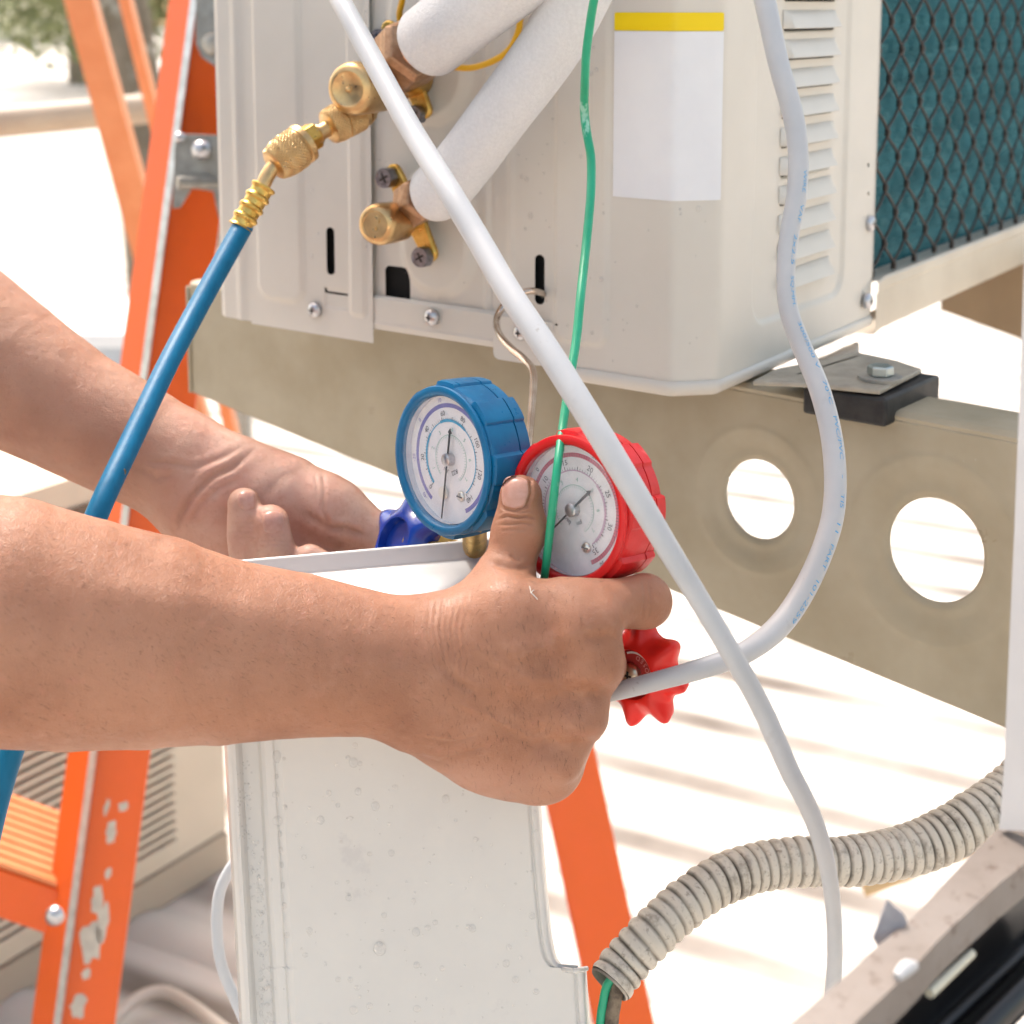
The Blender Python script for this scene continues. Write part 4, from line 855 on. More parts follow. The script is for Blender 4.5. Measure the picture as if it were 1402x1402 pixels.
    k = MB(); ticks(g * .605, g * .64, -140, 138, 60, .00018, h + 3 * e, k); ticks(g * .605, g * .66, -140, 138, 12, .00035, h + 3 * e, k)
    nums(['0', '20', '40', '60', '80', '100', '120', '140'] if blue else ['0', '5', '10', '15', '20', '25', '30', '35'], g * .71, -140, 138, .0034, h + 2 * e, k)
    nums(['R22', 'psi'] if blue else ['psi', 'bar'], g * .22, 150, 210, .0030, h + 2 * e, k)
    k.build('dial_print', M_INK, b)
    k = MB(); ticks(g * .80, g * .865, -150, 150, 90, .00022, h + 2 * e, k); nums(['-40', '-20', '0', '10', '20', '30', '40', '50'], g * .925, -140, 138, .0028, h + 2 * e, k); k.build('outer_print', M_INK if not blue else M_PURP, b)
    k = MB(); ticks(g * .33, g * .37, -140, 140, 40, .00018, h + 2 * e, k); nums(['1', '2', '3', '4', '5', '6', '7'], g * .46, -120, 120, .0028, h + 2 * e, k); k.build('inner_print', M_GR, b)
    # needle
    t = math.radians(needle); hn = h + .0022; dv = r_ * math.sin(t) + u_ * math.cos(t); sv = r_ * math.cos(t) - u_ * math.sin(t); c = pt(0, 0, hn)
    mbn = MB().add(*prism([c - dv * g * nl[1] - sv * .00035, c - dv * g * nl[1] + sv * .00035, c + dv * g * nl[0] * .85 + sv * .0006, c + dv * g * nl[0] * .85 + sv * .0014, c + dv * g * nl[0], c + dv * g * nl[0] * .85 - sv * .0014, c + dv * g * nl[0] * .85 - sv * .0006], n * .0003))
    mbn.build('needle', M_NEED, b)
    mesh('needle_hub', *lathe(pt(0, 0, h), n, [(0, .0030), (.0035, .0030), (.0040, .0022), (.0040, .0001)], 28), M_STEEL, b)
    sc = bolt(pt(g * .30, -g * .52, h), n, .0024, .0016, b, mat('small_screw', (.7, .68, .62), .3, 1), 'adjusting_screw'); 
    mesh('screw_slot', *obox(pt(g * .30 - .0018, -g * .52 - .0003, h + .0010), r_ * .0036, u_ * .0006, n * .0008), M_INK, b, False)
    if blue: mesh('round_stop', *lathe(pt(-g * .10, -g * .55, h + .001), n, [(0, .0030), (.0008, .0030), (.0008, .0001)], 28), M_WHT, b)
    # domed lens
    mesh('lens', *lathe(pt(0, 0, -T * .045), n, [(0, g * .998), (.0006, g * .85), (.0013, g * .6), (.0018, g * .3), (.0020, .0001)], 64, cap=False), glass(name + '_lens', dust), b)
    return b, pt
bC = P(602, 631, .71); rC = P(773, 700, .672)
gauge('blue_gauge', 'blue rubber covered low pressure gauge on the left', bC, (-.745, -.66, .07), .0352, .0285, M_BLUEP, M_PURP, M_CY, M_INK, 4, (.50, .95), .07, 16, .3, True)
gauge('red_gauge', 'red rubber covered high pressure gauge on the right, partly covered by the thumb', rC, (-.665, -.735, .13), .0338, .0295, M_REDP, M_PINK, M_MAUV, M_INK, 42, (.50, .62), .13, 16, .1, False)
# bar of the manifold, hoses below are out of view
bar = mesh('manifold_bar', *MB().add(*obox(P(585, 742, .755), P(880, 900, .735) - P(585, 742, .755), A3(.004, .02, 0), A3(-.008, .0, -.018))).__dict__.values(), M_BRASS_Y, mg, False)
bv = bar.modifiers.new('b', 'BEVEL'); bv.width = .002; bv.segments = 2
mesh('gauge_stem', *tube([P(650, 705, .715), P(650, 765, .765)], .006, 16, 1)[:2], M_BRASS_Y, mg)
mesh('gauge_stem', *tube([P(800, 780, .705), P(815, 860, .725)], .006, 16, 1)[:2], M_BRASS_Y, mg)
# hook
hk = [LF(752, 404, -.012), LF(743, 402, .001), LF(734, 399, .010), LF(722, 399, .016), LF(706, 405, .022), LF(690, 418, .028), P(680, 438, .90), P(684, 458, .88), P(700, 477, .86), P(718, 492, .845), P(729, 507, .83), P(730, 530, .815), P(727, 570, .79), P(723, 615, .76), P(719, 655, .735), P(716, 690, .722)]
mesh('hanging_hook', *tube(hk, .0021, 14, 8)[:2], M_CHROME, mg)
# knobs
def knob(name, label, C, n, R, nl, m, ph, T, dark=None):
    n = unit(n)
    def rf(th, t, r):
        if r < R * .45: return r
        k = (r / R - .45) / .55; c = math.cos(th * nl + ph); lobe = (.5 + .5 * c) ** 1.4
        return r * (1 - .24 * k * (1 - lobe)) 
    b, N = C, 240; prof = []
    base = [(-T, .0001), (-T, R * .7), (-T * .9, R * .93), (-T * .6, R), (-T * .45, R * .99), (-T * .35, R * .955), (-T * .15, R * .80), (-.0, R * .62), (.0012, R * .50), (.0010, R * .44), (-.0006, R * .42), (-.0030, R * .405), (-.0032, .0001)]
    a1, b1, c1_ = frame(n); v = []; f = []
    for (t, r) in base:
        for k in range(N):
            th = 2 * math.pi * k / N; c = math.cos(th * nl + ph); rr = rf(th, t, r)
            q = max(0, (r / R - .5) / .5); tt = t + (0.0030 * q * ((.5 + .5 * c) ** 1.6 - .5) if t > -T * .62 else 0)
            v.append(C + c1_ * tt + (a1 * math.cos(th) + b1 * math.sin(th)) * rr)
    M = len(base)
    for i in range(M - 1):
        for k in range(N): k2 = (k + 1) % N; f.append((i * N + k, i * N + k2, (i + 1) * N + k2, (i + 1) * N + k))
    o = mesh(name, v, f, m, mg, True); o['label'] = label
    return o, n
rn = unit((-.60, -.78, .10)); kC = P(864, 923, .690)
rk, _ = knob('red_knob', 'red scalloped hand wheel below the red gauge', kC, rn, .0257, 8, M_REDK, .35, .012)
a, b, c = frame(rn); 
mesh('knob_badge', *lathe(kC + rn * -.0031, rn, [(0, .0102), (.0002, .0102), (.0002, .0001)], 40), mat('badge_red', (.42, .04, .035), .4), rk)
def badge_arc(r0, r1, t0, t1):
    V = []; r_ = unit(np.cross(A3(0, 0, 1), rn)); u_ = np.cross(rn, r_)
    for i in range(41):
        t = math.radians(t0 + (t1 - t0) * i / 40); d = r_ * math.sin(t) + u_ * math.cos(t); V += [kC + rn * -.0027 + d * r0, kC + rn * -.0027 + d * r1]
    mesh('badge_line', V, [(2 * i, 2 * i + 1, 2 * i + 3, 2 * i + 2) for i in range(40)], M_WHT, rk, False)
badge_arc(.0086, .0095, -30, 130); 
k = MB(); r_ = unit(np.cross(A3(0, 0, 1), rn)); u_ = np.cross(rn, r_)
for i, s in enumerate('CLOSED'):
    t = math.radians(105 - 19 * i); v, f = text_verts(s, .0030); v[:, 0] -= v[:, 0].mean(); v[:, 1] -= v[:, 1].mean(); ca_, sa_ = math.cos(-t + math.pi), math.sin(-t + math.pi); rad = .0070
    k.add([kC + rn * -.0027 + r_ * (math.sin(t) * rad + p[0] * ca_ - p[1] * sa_) + u_ * (math.cos(t) * rad + p[0] * sa_ + p[1] * ca_) for p in v], f)
k.build('badge_lettering', mat('badge_pink', (.75, .35, .33), .5), rk)
screw(kC + rn * -.0031 - r_ * .0012 - u_ * .0010, rn, .0050, .0042, mat('brass_screw', (.72, .66, .50), .3, 1), rk)
bn = unit((-.72, -.50, .42)); knob('blue_knob', 'dark blue lobed hand wheel turned by the other hand', P(540, 741, .770), bn, .0275, 6, M_BLUEK, 2.0, .012)
mesh('valve_spindle', *tube([P(560, 742, .775), P(600, 752, .765)], .006, 16, 1)[:2], M_BRASS_Y, mg)
mesh('valve_spindle', *tube([kC - rn * .010, kC - rn * .03], .006, 16, 1)[:2], M_BRASS_Y, mg)
# ================================================================ WHITE COVER
cv = thing('removed_cover_panel', 'white plastic cover panel wet with water drops, standing under the forearm', 'cover', P(560, 1402, .66))
ylip = lambda x: 766 - .0865 * (x - 355)
def xl(y): return np.interp(y, [740, 1020, 1402, 1600], [300, 307, 328, 339])
def xr(y): return np.interp(y, [740, 1105, 1200, 1290, 1312, 1324, 1326, 1402, 1600], [738, 741, 748, 757, 763, 772, 803, 808, 820])
def relief(u):  # u px from left edge -> metres back
    return np.interp(u, [0, 4, 10, 15, 19, 24, 46, 50, 55, 66, 69, 72, 78], [.011, .004, .001, 0, .0015, .0050, .0050, .0015, .0002, 0, .0010, .0006, 0])
rows = []; nx = 240; tx = np.linspace(0, 1, nx); tx = np.concatenate([np.linspace(0, .19, 110), np.linspace(.195, .93, 60), np.linspace(.935, 1, 40)])
def row(yf, d, dadd=0, rl=1.):
    out = []
    for t in tx:
        y0 = yf(500); x = xl(y0) * (1 - t) + xr(y0) * t; y = yf(x); u = x - xl(y0); ur = xr(y0) - x
        dd = d + relief(u) * rl + (.010 * math.exp(-ur / 3.0) + .0012 * math.exp(-((ur - 16) / 2.5) ** 2)) * (1 if rl else 0); out.append(P(x, y, dd))
    return out
rows.append(row(lambda x: ylip(x) + 1.0, .752, rl=0)); rows.append(row(lambda x: ylip(x) - 1.2, .7515, rl=0)); rows.append(row(lambda x: ylip(x) - 1.8, .7505, rl=0)); rows.append(row(lambda x: ylip(x) - .6, .7495, rl=0)); rows.append(row(lambda x: ylip(x) + 2, .749, rl=0))
rows.append(row(lambda x: ylip(x) + 22, .748, rl=0)); rows.append(row(lambda x: ylip(x) + 26, .747, rl=0)); rows.append(row(lambda x: ylip(x) + 30, .744, rl=0)); rows.append(row(lambda x: ylip(x) + 60, .728, rl=0))
rows.append(row(lambda x: 885 - .04 * (x - 500), .702, rl=.3)); rows.append(row(lambda x: 905 - .03 * (x - 500), .6945)); rows.append(row(lambda x: 925 - .02 * (x - 500), .693))
for y in list(range(960, 1300, 20)) + [1300, 1308, 1314, 1320, 1324, 1326, 1330, 1340] + list(range(1360, 1620, 30)): rows.append(row(lambda x, y=y: float(y), .693))
V = np.array(rows); nr, nc = V.shape[:2]; q = np.array([(i * nc + k, i * nc + k + 1, (i + 1) * nc + k + 1, (i + 1) * nc + k) for i in range(nr - 1) for k in range(nc - 1)])
body = sheetmesh('cover_shell', V.reshape(-1, 3), q, M_COVER, cv, True, 60); sm = body.modifiers.new('s', 'SOLIDIFY'); sm.thickness = .0016; sm.offset = 1
mesh('step_rim', *tube([P(771, 1327, .6945), P(785, 1329, .664), P(803, 1326, .6945)], .0011, 10, 4)[:2], M_COVER, cv)
mb = MB(); r = np.random.default_rng(21); tc_ = unit(CAM - P(500, 1100, .66)); nC = unit(A3(0, -1, .05))
def cdrop(x, y, r_, sq=.42, st=1.):
    sq *= .75
    u = x - xl(y); drop(P(x, y, .693 + float(relief(u)) - .0002), nC, r_ / FPX * .693, sq, mb, st)
for _ in range(170): cdrop(r.uniform(385, 735), r.uniform(1035, 1400), r.choice([1.2, 1.8, 2.6, 3.6, 4.6], p=[.45, .28, .16, .07, .04]), .45, r.uniform(.9, 1.3))
for _ in range(120): y = r.uniform(1150, 1402); cdrop(xl(y) + 35 + r.normal() * 6 + (y - 1150) * .01, y, r.choice([1.2, 1.9, 2.8], p=[.4, .4, .2]), .45, r.uniform(1, 1.8))
for _ in range(60): cdrop(r.uniform(325, 345), r.uniform(1040, 1150), r.choice([1, 1.6]), .4)
for (x, y, q_) in ((378, 1063, 4), (377, 1088, 5), (380, 1124, 7), (382, 1142, 4.5), (384, 1164, 4.5), (385, 1184, 4), (387, 1212, 4.5), (389, 1240, 4.5), (393, 1280, 4), (379, 1036, 8), (484, 1044, 6.5), (486, 1021, 4), (514, 1104, 6), (439, 1123, 5.5), (450, 1086, 4), (610, 1094, 5.5), (541, 1078, 4.5), (536, 1168, 4.5), (520, 1299, 9), (526, 1253, 4), (570, 1276, 6), (596, 1263, 4), (647, 1271, 5), (697, 1297, 4), (693, 1319, 5), (706, 1341, 5), (484, 1383, 6), (571, 1381, 5.5), (506, 1377, 5), (463, 1341, 4), (729, 1254, 5)): cdrop(x, y, q_, .40, r.uniform(.95, 1.25))
stuff(mb.build('water_drops', M_WATER, cv, True))
# ================================================================ CORRUGATED HOSE
co = [(1440, 1040, .80, 40), (1378, 1093, .79, 39), (1330, 1124, .78, 37), (1270, 1155, .77, 36), (1210, 1172, .76, 34), (1150, 1180, .75, 33), (1095, 1180, .745, 33), (1040, 1187, .74, 33), (985, 1206, .73, 33), (935, 1240, .72, 33), (890, 1282, .71, 33), (855, 1320, .705, 33), (836, 1346, .70, 32)]
pts = [np.append(P(x, y, d), r / FPX * d) for x, y, d, r in co]; q = resample(pts, .00055)
pit = .0060; Lr = np.arange(len(q)) * .00055; rg = np.random.default_rng(3); jit = rg.normal(0, .02, 400)
def rfc(th, l, R):
    k = int(l / pit); x = (l / pit) % 1; g_ = .85 + .15 * max(0, math.sin(math.pi * x)) ** .55; return R * (g_ + jit[k] * .5 + .008 * math.sin(th * 2 + k))
v, f, uv = tube([p[:3] for p in q], list(q[:, 3]), 44, 1, rfc, cap=False)
cod = thing('corrugated_hose', 'dirty corrugated white plastic hose curving from the right frame to its cut end', 'hose', P(1100, 1180, .745))
def groove_dirt(m, period):
    n = m.node_tree.nodes; l = m.node_tree.links; b = n['Principled BSDF']; u = n.new('ShaderNodeUVMap'); u.uv_map = 'uv'; sp = n.new('ShaderNodeSeparateXYZ'); l.new(u.outputs[0], sp.inputs[0])
    a = n.new('ShaderNodeMath'); a.operation = 'PINGPONG'; a.inputs[1].default_value = period / 2; l.new(sp.outputs[1], a.inputs[0])
    r = n.new('ShaderNodeMapRange'); r.inputs[1].default_value = period * .04; r.inputs[2].default_value = period * .24; r.inputs[3].default_value = 1; r.inputs[4].default_value = 0; l.new(a.outputs[0], r.inputs[0])
    tc = n.new('ShaderNodeTexCoord'); ns = n.new('ShaderNodeTexNoise'); ns.inputs['Scale'].default_value = 45; ns.inputs['Detail'].default_value = 5; l.new(tc.outputs['Object'], ns.inputs[0]); r2 = n.new('ShaderNodeMapRange'); r2.inputs[1].default_value = .35; r2.inputs[2].default_value = .65; r2.inputs[3].default_value = .25; l.new(ns.outputs[0], r2.inputs[0])
    mu = n.new('ShaderNodeMath'); mu.operation = 'MULTIPLY'; l.new(r.outputs[0], mu.inputs[0]); l.new(r2.outputs[0], mu.inputs[1])
    x = n.new('ShaderNodeMix'); x.data_type = 'RGBA'; l.new(mu.outputs[0], x.inputs[0]); l.new(b.inputs['Base Color'].links[0].from_socket, x.inputs[6]); x.inputs[7].default_value = (.085, .07, .055, 1); l.new(x.outputs[2], b.inputs['Base Color'])
groove_dirt(M_CONDUIT, pit)
mesh('corrugated_tube', v, f, M_CONDUIT, cod, uv=uv)
e0, e1_ = q[-1, :3], unit(q[-1, :3] - q[-6, :3]); Re = q[-1, 3]
mesh('cut_end', *lathe(e0 - e1_ * .02, e1_, [(0, Re * .8), (.018, Re * .82), (.0205, Re * .84), (.0215, Re * .90), (.0205, Re * .96)], 44, cap=False), M_CONDUIT, cod)
mesh('green_core', *tube([P(850, 1325, .70), P(832, 1348, .700), P(826, 1372, .70), P(822, 1402, .70), P(818, 1480, .70)], .0021, 12, 6)[:2], M_GREEN, cod)
mesh('taped_core', *tube([P(860, 1325, .70), P(846, 1352, .700), P(840, 1378, .70), P(837, 1402, .70), P(834, 1480, .70)], .0034, 12, 6)[:2], mat('grimy_brown_sheath', (.22, .17, .12), .8, var=(.08, .06, .045), vscale=200), cod)
# ================================================================ NEAR CABINET (bottom right)
nc_ = thing('open_cabinet_frame', 'blurred grimy white metal frame of an open black unit in the bottom right corner', 'metal frame', P(1402, 1150, .5))
M_FRAME = mat('grimy_white_frame', (.25, .215, .19), .6, var=(.20, .165, .14), vscale=25, dirt=(.13, .09, .07), dscale=140, dthr=(.56, .70), bump=.15, bscale=200)
M_POST = mat('pale_grey_post', (.52, .52, .525), .5, var=(.46, .46, .47), vscale=12)
zL = P(1402, 1160, .50)[2]
oe = [(1420, 1080), (1369, 1132), (1340, 1160), (1294, 1208), (1268, 1236), (1251, 1255), (1203, 1294), (1154, 1339), (1100, 1386), (1000, 1470)]
ie = [(1520, 1085), (1402, 1183), (1368, 1210), (1337, 1238), (1306, 1266), (1287, 1285), (1255, 1320), (1212, 1362), (1169, 1402), (1090, 1480)]
V = [HZ(x, y, zL) for x, y in oe] + [HZ(x, y, zL + .0) for x, y in ie]; n = len(oe)
top = mesh('frame_ledge', V + [p - A3(0, 0, .012) for p in V], [(i, i + 1, n + i + 1, n + i) for i in range(n - 1)] + [(2 * n + i + 1, 2 * n + i, i, i + 1)[::-1] for i in range(n - 1)] + [(n + i, n + i + 1, 3 * n + i + 1, 3 * n + i) for i in range(n - 1)], M_FRAME, nc_, False)
dpt = lambda x, y: np.dot(HZ(x, y, zL) - CAM, FW)
pp = [(1420, -100), (1404, 300), (1397, 520), (1394, 590), (1389, 720), (1381, 900), (1374, 1060), (1368, 1136)]
dp = dpt(1380, 1132)
V = []
for x, y in pp: V += [P(x, y, dp - .004), P(x + 95, y + 5, dp - .03), P(x + 480, y + 5, dp + .02)]  # last column widens the post into an added, unseen panel that blocks sun
mesh('frame_post_sun_panel', V, [(3 * i + a_, 3 * i + 3 + a_, 3 * i + 4 + a_, 3 * i + 1 + a_) for i in range(len(pp) - 1) for a_ in (0, 1)], M_POST, nc_, False).modifiers.new('s', 'SOLIDIFY').thickness = .004
M_BLK = mat('gloss_black', (.004, .004, .005), .28, coat=.1)
da = unit(HZ(1402, 1250, zL - .03) - HZ(1240, 1402, zL - .03))
inn = [HZ(x, y, zL - .004) for x, y in ((1600, 1040), (1402, 1186), (1285, 1288), (1169, 1405), (1060, 1520), (1500, 1800))]
mesh('black_well', *prism([p - A3(0, 0, .060) for p in inn], A3(0, 0, -.004)), M_BLK, nc_, False)
mesh('well_wall', *prism([HZ(1560, 1055, zL - .0125), HZ(1402, 1183, zL - .0125), HZ(1285, 1287, zL - .0125), HZ(1169, 1402, zL - .0125), HZ(1060, 1510, zL - .0125), HZ(1062, 1512, zL - .0125), HZ(1170, 1404, zL - .0125), HZ(1287, 1289, zL - .0125), HZ(1404, 1185, zL - .0125), HZ(1562, 1057, zL - .0125)], A3(0, 0, -.05)), M_BLK, nc_, False)
for i, (x0, y0, x1, y1, r_, dz) in enumerate(((1402, 1262, 1256, 1402, .0042, .040), (1402, 1304, 1296, 1402, .0055, .044), (1402, 1352, 1352, 1402, .0055, .040))):
    a = HZ(x0, y0, zL - dz); b = HZ(x1, y1, zL - dz); d_ = b - a; mesh('black_tube', *tube([a - d_, a, b, b + d_], r_, 20, 1)[:2], M_BLK, nc_)
a, b = HZ(1272, 1360, zL - .015), HZ(1331, 1305, zL - .015)
mesh('cream_strip', *tube([a, b], [.0016, .0013], 12, 1)[:2], mat('cream_strip', (.62, .58, .46), .5), nc_)
a, b = HZ(1228, 1338, zL + .001), HZ(1252, 1322, zL + .001); mesh('white_clip', *tube([a, (a + b) / 2 + A3(0, 0, .001), b], [.0014, .0022, .0014], 12, 3)[:2], M_POST, nc_)
tp_ = mesh('grey_tape_flap', *prism([P(x, y, dpt(1225, 1275) + .002) for x, y in ((1215, 1232), (1226, 1243), (1237, 1251), (1243, 1263), (1222, 1290), (1204, 1300), (1195, 1285))], A3(0, .0008, 0)), mat('grey_tape', (.38, .37, .39), .6, var=(.30, .29, .31), vscale=150, bump=.3, bscale=300), smooth=False)
tag(tp_, 'torn triangular flap of grey tape standing up from the grimy frame', 'tape')
# ================================================================ PERSON: both arms one continuous-surface body mesh
def pc(x, y, d): return A3((x - PX0) / FPX * d, -(y - PY0) / FPX * d, d)       # camera-aligned metres
RCW = np.stack([RT, UP, FW], 1)
def cam2world(p): return CAM + p @ RCW.T
class Field:
    def __init__(s, lo, hi, h):
        s.lo = np.array(lo, float); s.h = h; s.n = np.ceil((np.array(hi) - s.lo) / h).astype(int) + 1; s.F = np.full(s.n, 1.0, np.float32)
    def local(s, lo, hi):
        a = np.clip(np.floor((lo - s.lo) / s.h).astype(int), 0, s.n - 1); b = np.clip(np.ceil((hi - s.lo) / s.h).astype(int) + 1, 1, s.n)
        g = [s.lo[i] + s.h * np.arange(a[i], b[i]) for i in range(3)]; sl_ = tuple(slice(a[i], b[i]) for i in range(3))
        return sl_, g[0][:, None, None], g[1][None, :, None], g[2][None, None, :]
    def cone(s, a, b, ra, rb, k=.006, fl=1.):
        """a, b camera-aligned; fl>1 flattens in depth"""
        m = k + .006; R = max(ra, rb) + m; lo = np.minimum(a, b) - R; hi = np.maximum(a, b) + R; sl_, X, Y, Z = s.local(lo, hi)
        if any(q.start >= q.stop for q in sl_): return
        ab = b - a; ab2 = ab * A3(1, 1, fl); L2 = max(np.dot(ab2, ab2), 1e-12)
        dx, dy, dz = X - a[0], Y - a[1], (Z - a[2]) * fl; t = np.clip((dx * ab2[0] + dy * ab2[1] + dz * ab2[2]) / L2, 0, 1)
        d = np.sqrt((dx - ab2[0] * t) ** 2 + (dy - ab2[1] * t) ** 2 + (dz - ab2[2] * t) ** 2) - (ra + (rb - ra) * t)
        G = s.F[sl_]; hh = np.maximum(k - np.abs(G - d), 0) / k; s.F[sl_] = np.minimum(G, d) - hh * hh * k * .25
    def c(s, p, q, k=.006, fl=1.):
        """p, q = (px, py, depth, radius px)"""
        s.cone(pc(*p[:3]), pc(*q[:3]), p[3] / FPX * p[2], q[3] / FPX * q[2], k, fl)
    def chain(s, pts, k=.006, fl=1.):
        """one tapered limb: its own links meet without bulging, the whole blends into the rest by k"""
        sc = getattr(s, 'sc', 1.); C_ = [pc(x, y, d * sc) for x, y, d, r in pts]; R_ = [r / FPX * d * sc for x, y, d, r in pts]; m = k + .006
        lo = np.min([c - r for c, r in zip(C_, R_)], 0) - m; hi = np.max([c + r for c, r in zip(C_, R_)], 0) + m; sl_, X, Y, Z = s.local(lo, hi); D = None
        for i in range(len(pts) - 1):
            a, b, ra, rb = C_[i], C_[i + 1], R_[i], R_[i + 1]; ab2 = (b - a) * A3(1, 1, fl); L2 = max(np.dot(ab2, ab2), 1e-12)
            dx, dy, dz = X - a[0], Y - a[1], (Z - a[2]) * fl; t = np.clip((dx * ab2[0] + dy * ab2[1] + dz * ab2[2]) / L2, 0, 1)
            d = (np.sqrt((dx - ab2[0] * t) ** 2 + (dy - ab2[1] * t) ** 2 + (dz - ab2[2] * t) ** 2) - (ra + (rb - ra) * t)).astype(np.float32)
            D = d if D is None else np.minimum(D, d)
        G = s.F[sl_]; hh = np.maximum(k - np.abs(G - D), 0) / k; s.F[sl_] = np.minimum(G, D) - hh * hh * k * .25
def surfnet(fl_):
    F = fl_.F; S = F < 0; nx, ny, nz = F.shape
    cnt = np.zeros((nx - 1, ny - 1, nz - 1), np.int8)
    for i in (0, 1):
        for j in (0, 1):
            for k in (0, 1): cnt += S[i:nx - 1 + i, j:ny - 1 + j, k:nz - 1 + k]
    act = (cnt > 0) & (cnt < 8); ids = np.full(act.shape, -1, np.int64); I = np.argwhere(act); ids[act] = np.arange(len(I))
    acc = np.zeros((len(I), 3)); num = np.zeros(len(I))
    cr = [(i, j, k) for i in (0, 1) for j in (0, 1) for k in (0, 1)]
    for a in cr:
        for ax in range(3):
            if a[ax] == 1: continue
            b = list(a); b[ax] = 1
            fa = F[I[:, 0] + a[0], I[:, 1] + a[1], I[:, 2] + a[2]]; fb = F[I[:, 0] + b[0], I[:, 1] + b[1], I[:, 2] + b[2]]
            m = (fa < 0) != (fb < 0); t = np.where(m, fa / np.where(m, fa - fb, 1), 0); p = np.tile(np.array(a, float), (len(I), 1)); p[:, ax] += t
            acc[m] += p[m]; num[m] += 1
    V = fl_.lo + (I + acc / num[:, None]) * fl_.h; Q = []
    for ax in range(3):
        o = [a for a in range(3) if a != ax]; sl0 = [slice(None)] * 3; sl1 = [slice(None)] * 3; sl0[ax] = slice(0, -1); sl1[ax] = slice(1, None)
        E = S[tuple(sl0)] != S[tuple(sl1)]; P_ = np.argwhere(E); P_ = P_[(P_[:, o[0]] > 0) & (P_[:, o[1]] > 0) & (P_[:, o[0]] < F.shape[o[0]] - 1) & (P_[:, o[1]] < F.shape[o[1]] - 1)]
        q = []
        for (da, db) in ((-1, -1), (0, -1), (0, 0), (-1, 0)):
            c = P_.copy(); c[:, o[0]] += da; c[:, o[1]] += db; q.append(ids[c[:, 0], c[:, 1], c[:, 2]])
        q = np.stack(q, 1); ins = S[P_[:, 0], P_[:, 1], P_[:, 2]]
        flip = ins if ax != 1 else ~ins
        q[~flip] = q[~flip][:, ::-1]; Q.append(q)
    Q = np.concatenate(Q); c = V[Q].mean(1) - V.mean(0); nq = np.cross(V[Q[:, 2]] - V[Q[:, 0]], V[Q[:, 3]] - V[Q[:, 1]])
    # camera-aligned space is left-handed (x right, y up, z forward): outward there is inward in the place
    if (c * nq).sum() > 0: Q = Q[:, ::-1]
    return V, Q
def proj(V):   # camera-aligned -> px
    return PX0 + V[:, 0] / V[:, 2] * FPX, PY0 - V[:, 1] / V[:, 2] * FPX
# ---------------------------------------------------------------- front arm (grips the red gauge)
h = .0011
lo = pc(-560, 1130, .62) ; 
SC = 1.05
class FieldS(Field):
    sc = SC
    def c(s, p, q, k=.006, fl=1.): Field.c(s, (p[0], p[1], p[2] * SC, p[3]), (q[0], q[1], q[2] * SC, q[3]), k, fl)
Fa = FieldS((-.36, -.275, .548), (.08, -.078, .775), h)
Fa.chain([(-260, 838, .585, 172), (-120, 844, .588, 178), (0, 850, .592, 169), (100, 866, .597, 157), (200, 877, .602, 144), (300, 891, .608, 125), (400, 896, .614, 111), (480, 905, .618, 100), (545, 913, .622, 93), (605, 926, .626, 90)], .016, 1.12)
Fa.chain([(600, 915, .626, 84), (700, 866, .620, 76), (790, 846, .618, 53)], .014, 1.35)           # index metacarpal
Fa.chain([(610, 935, .627, 84), (720, 905, .620, 78), (795, 908, .618, 47)], .010, 1.35)
Fa.chain([(610, 945, .629, 80), (700, 972, .624, 72), (772, 984, .622, 45)], .010, 1.35)
Fa.chain([(615, 955, .632, 76), (680, 1012, .630, 70), (738, 1042, .628, 54)], .012, 1.3)
Fa.chain([(600, 955, .640, 66), (655, 1016, .640, 58), (700, 1040, .638, 50)], .012, 1.1)              # hypothenar
# thumb
Fa.chain([(595, 895, .632, 62), (652, 856, .634, 50), (686, 800, .636, 40)], .014, 1.1)
Fa.chain([(688, 804, .637, 40), (700, 766, .640, 35), (707, 738, .642, 33), (711.5, 716, .643, 31.5)], .006)
Fa.chain([(711.5, 718, .643, 31), (712, 698, .643, 30.5), (713, 680, .643, 30)], .004, 1.18)
Fa.c((702, 738, .6435, 27), (713, 738, .6435, 27), .004)
Fa.c((706, 728, .640, 27), (722, 726, .640, 25), .006)
# index finger
Fa.chain([(788, 844, .620, 54), (820, 831, .621, 38), (850, 826, .624, 34), (882, 823, .630, 32)], .005)
Fa.chain([(884, 823, .630, 33), (885, 826, .650, 30), (878, 830, .672, 27)], .007)
Fa.chain([(878, 830, .672, 27), (850, 836, .688, 24), (826, 840, .694, 22)], .006)
# middle, ring, little curl away round the manifold
for (mx, my, d0, r0, tx_, ty_) in ((806, 910, .620, 46, 829, 911), (782, 985, .624, 42, 800, 984), (748, 1041, .630, 50, 768, 1042)):
    Fa.chain([(mx, my, d0, r0), ((mx + tx_) / 2 + 6, my, d0 + .016, r0 * .76), (tx_ - 8, ty_, d0 + .040, r0 * .62)], .008)
    Fa.chain([(tx_ - 8, ty_, d0 + .040, r0 * .62), (tx_ - 50, ty_ - 4, d0 + .056, r0 * .54), (tx_ - 92, ty_ - 4, d0 + .046, r0 * .48)], .006)
# knuckle mounds, tendons, wrist bone
Fa.c((822, 852, .6065, 26), (800, 856, .6065, 28), .012); Fa.c((826, 908, .607, 24), (804, 908, .606, 26), .012); Fa.c((806, 985, .610, 24), (784, 982, .609, 24), .012); Fa.c((770, 1044, .615, 22), (756, 1040, .615, 22), .010)
Fa.c((560, 985, .6155, 34), (575, 985, .6155, 34), .012)
Va, Qa = surfnet(Fa)
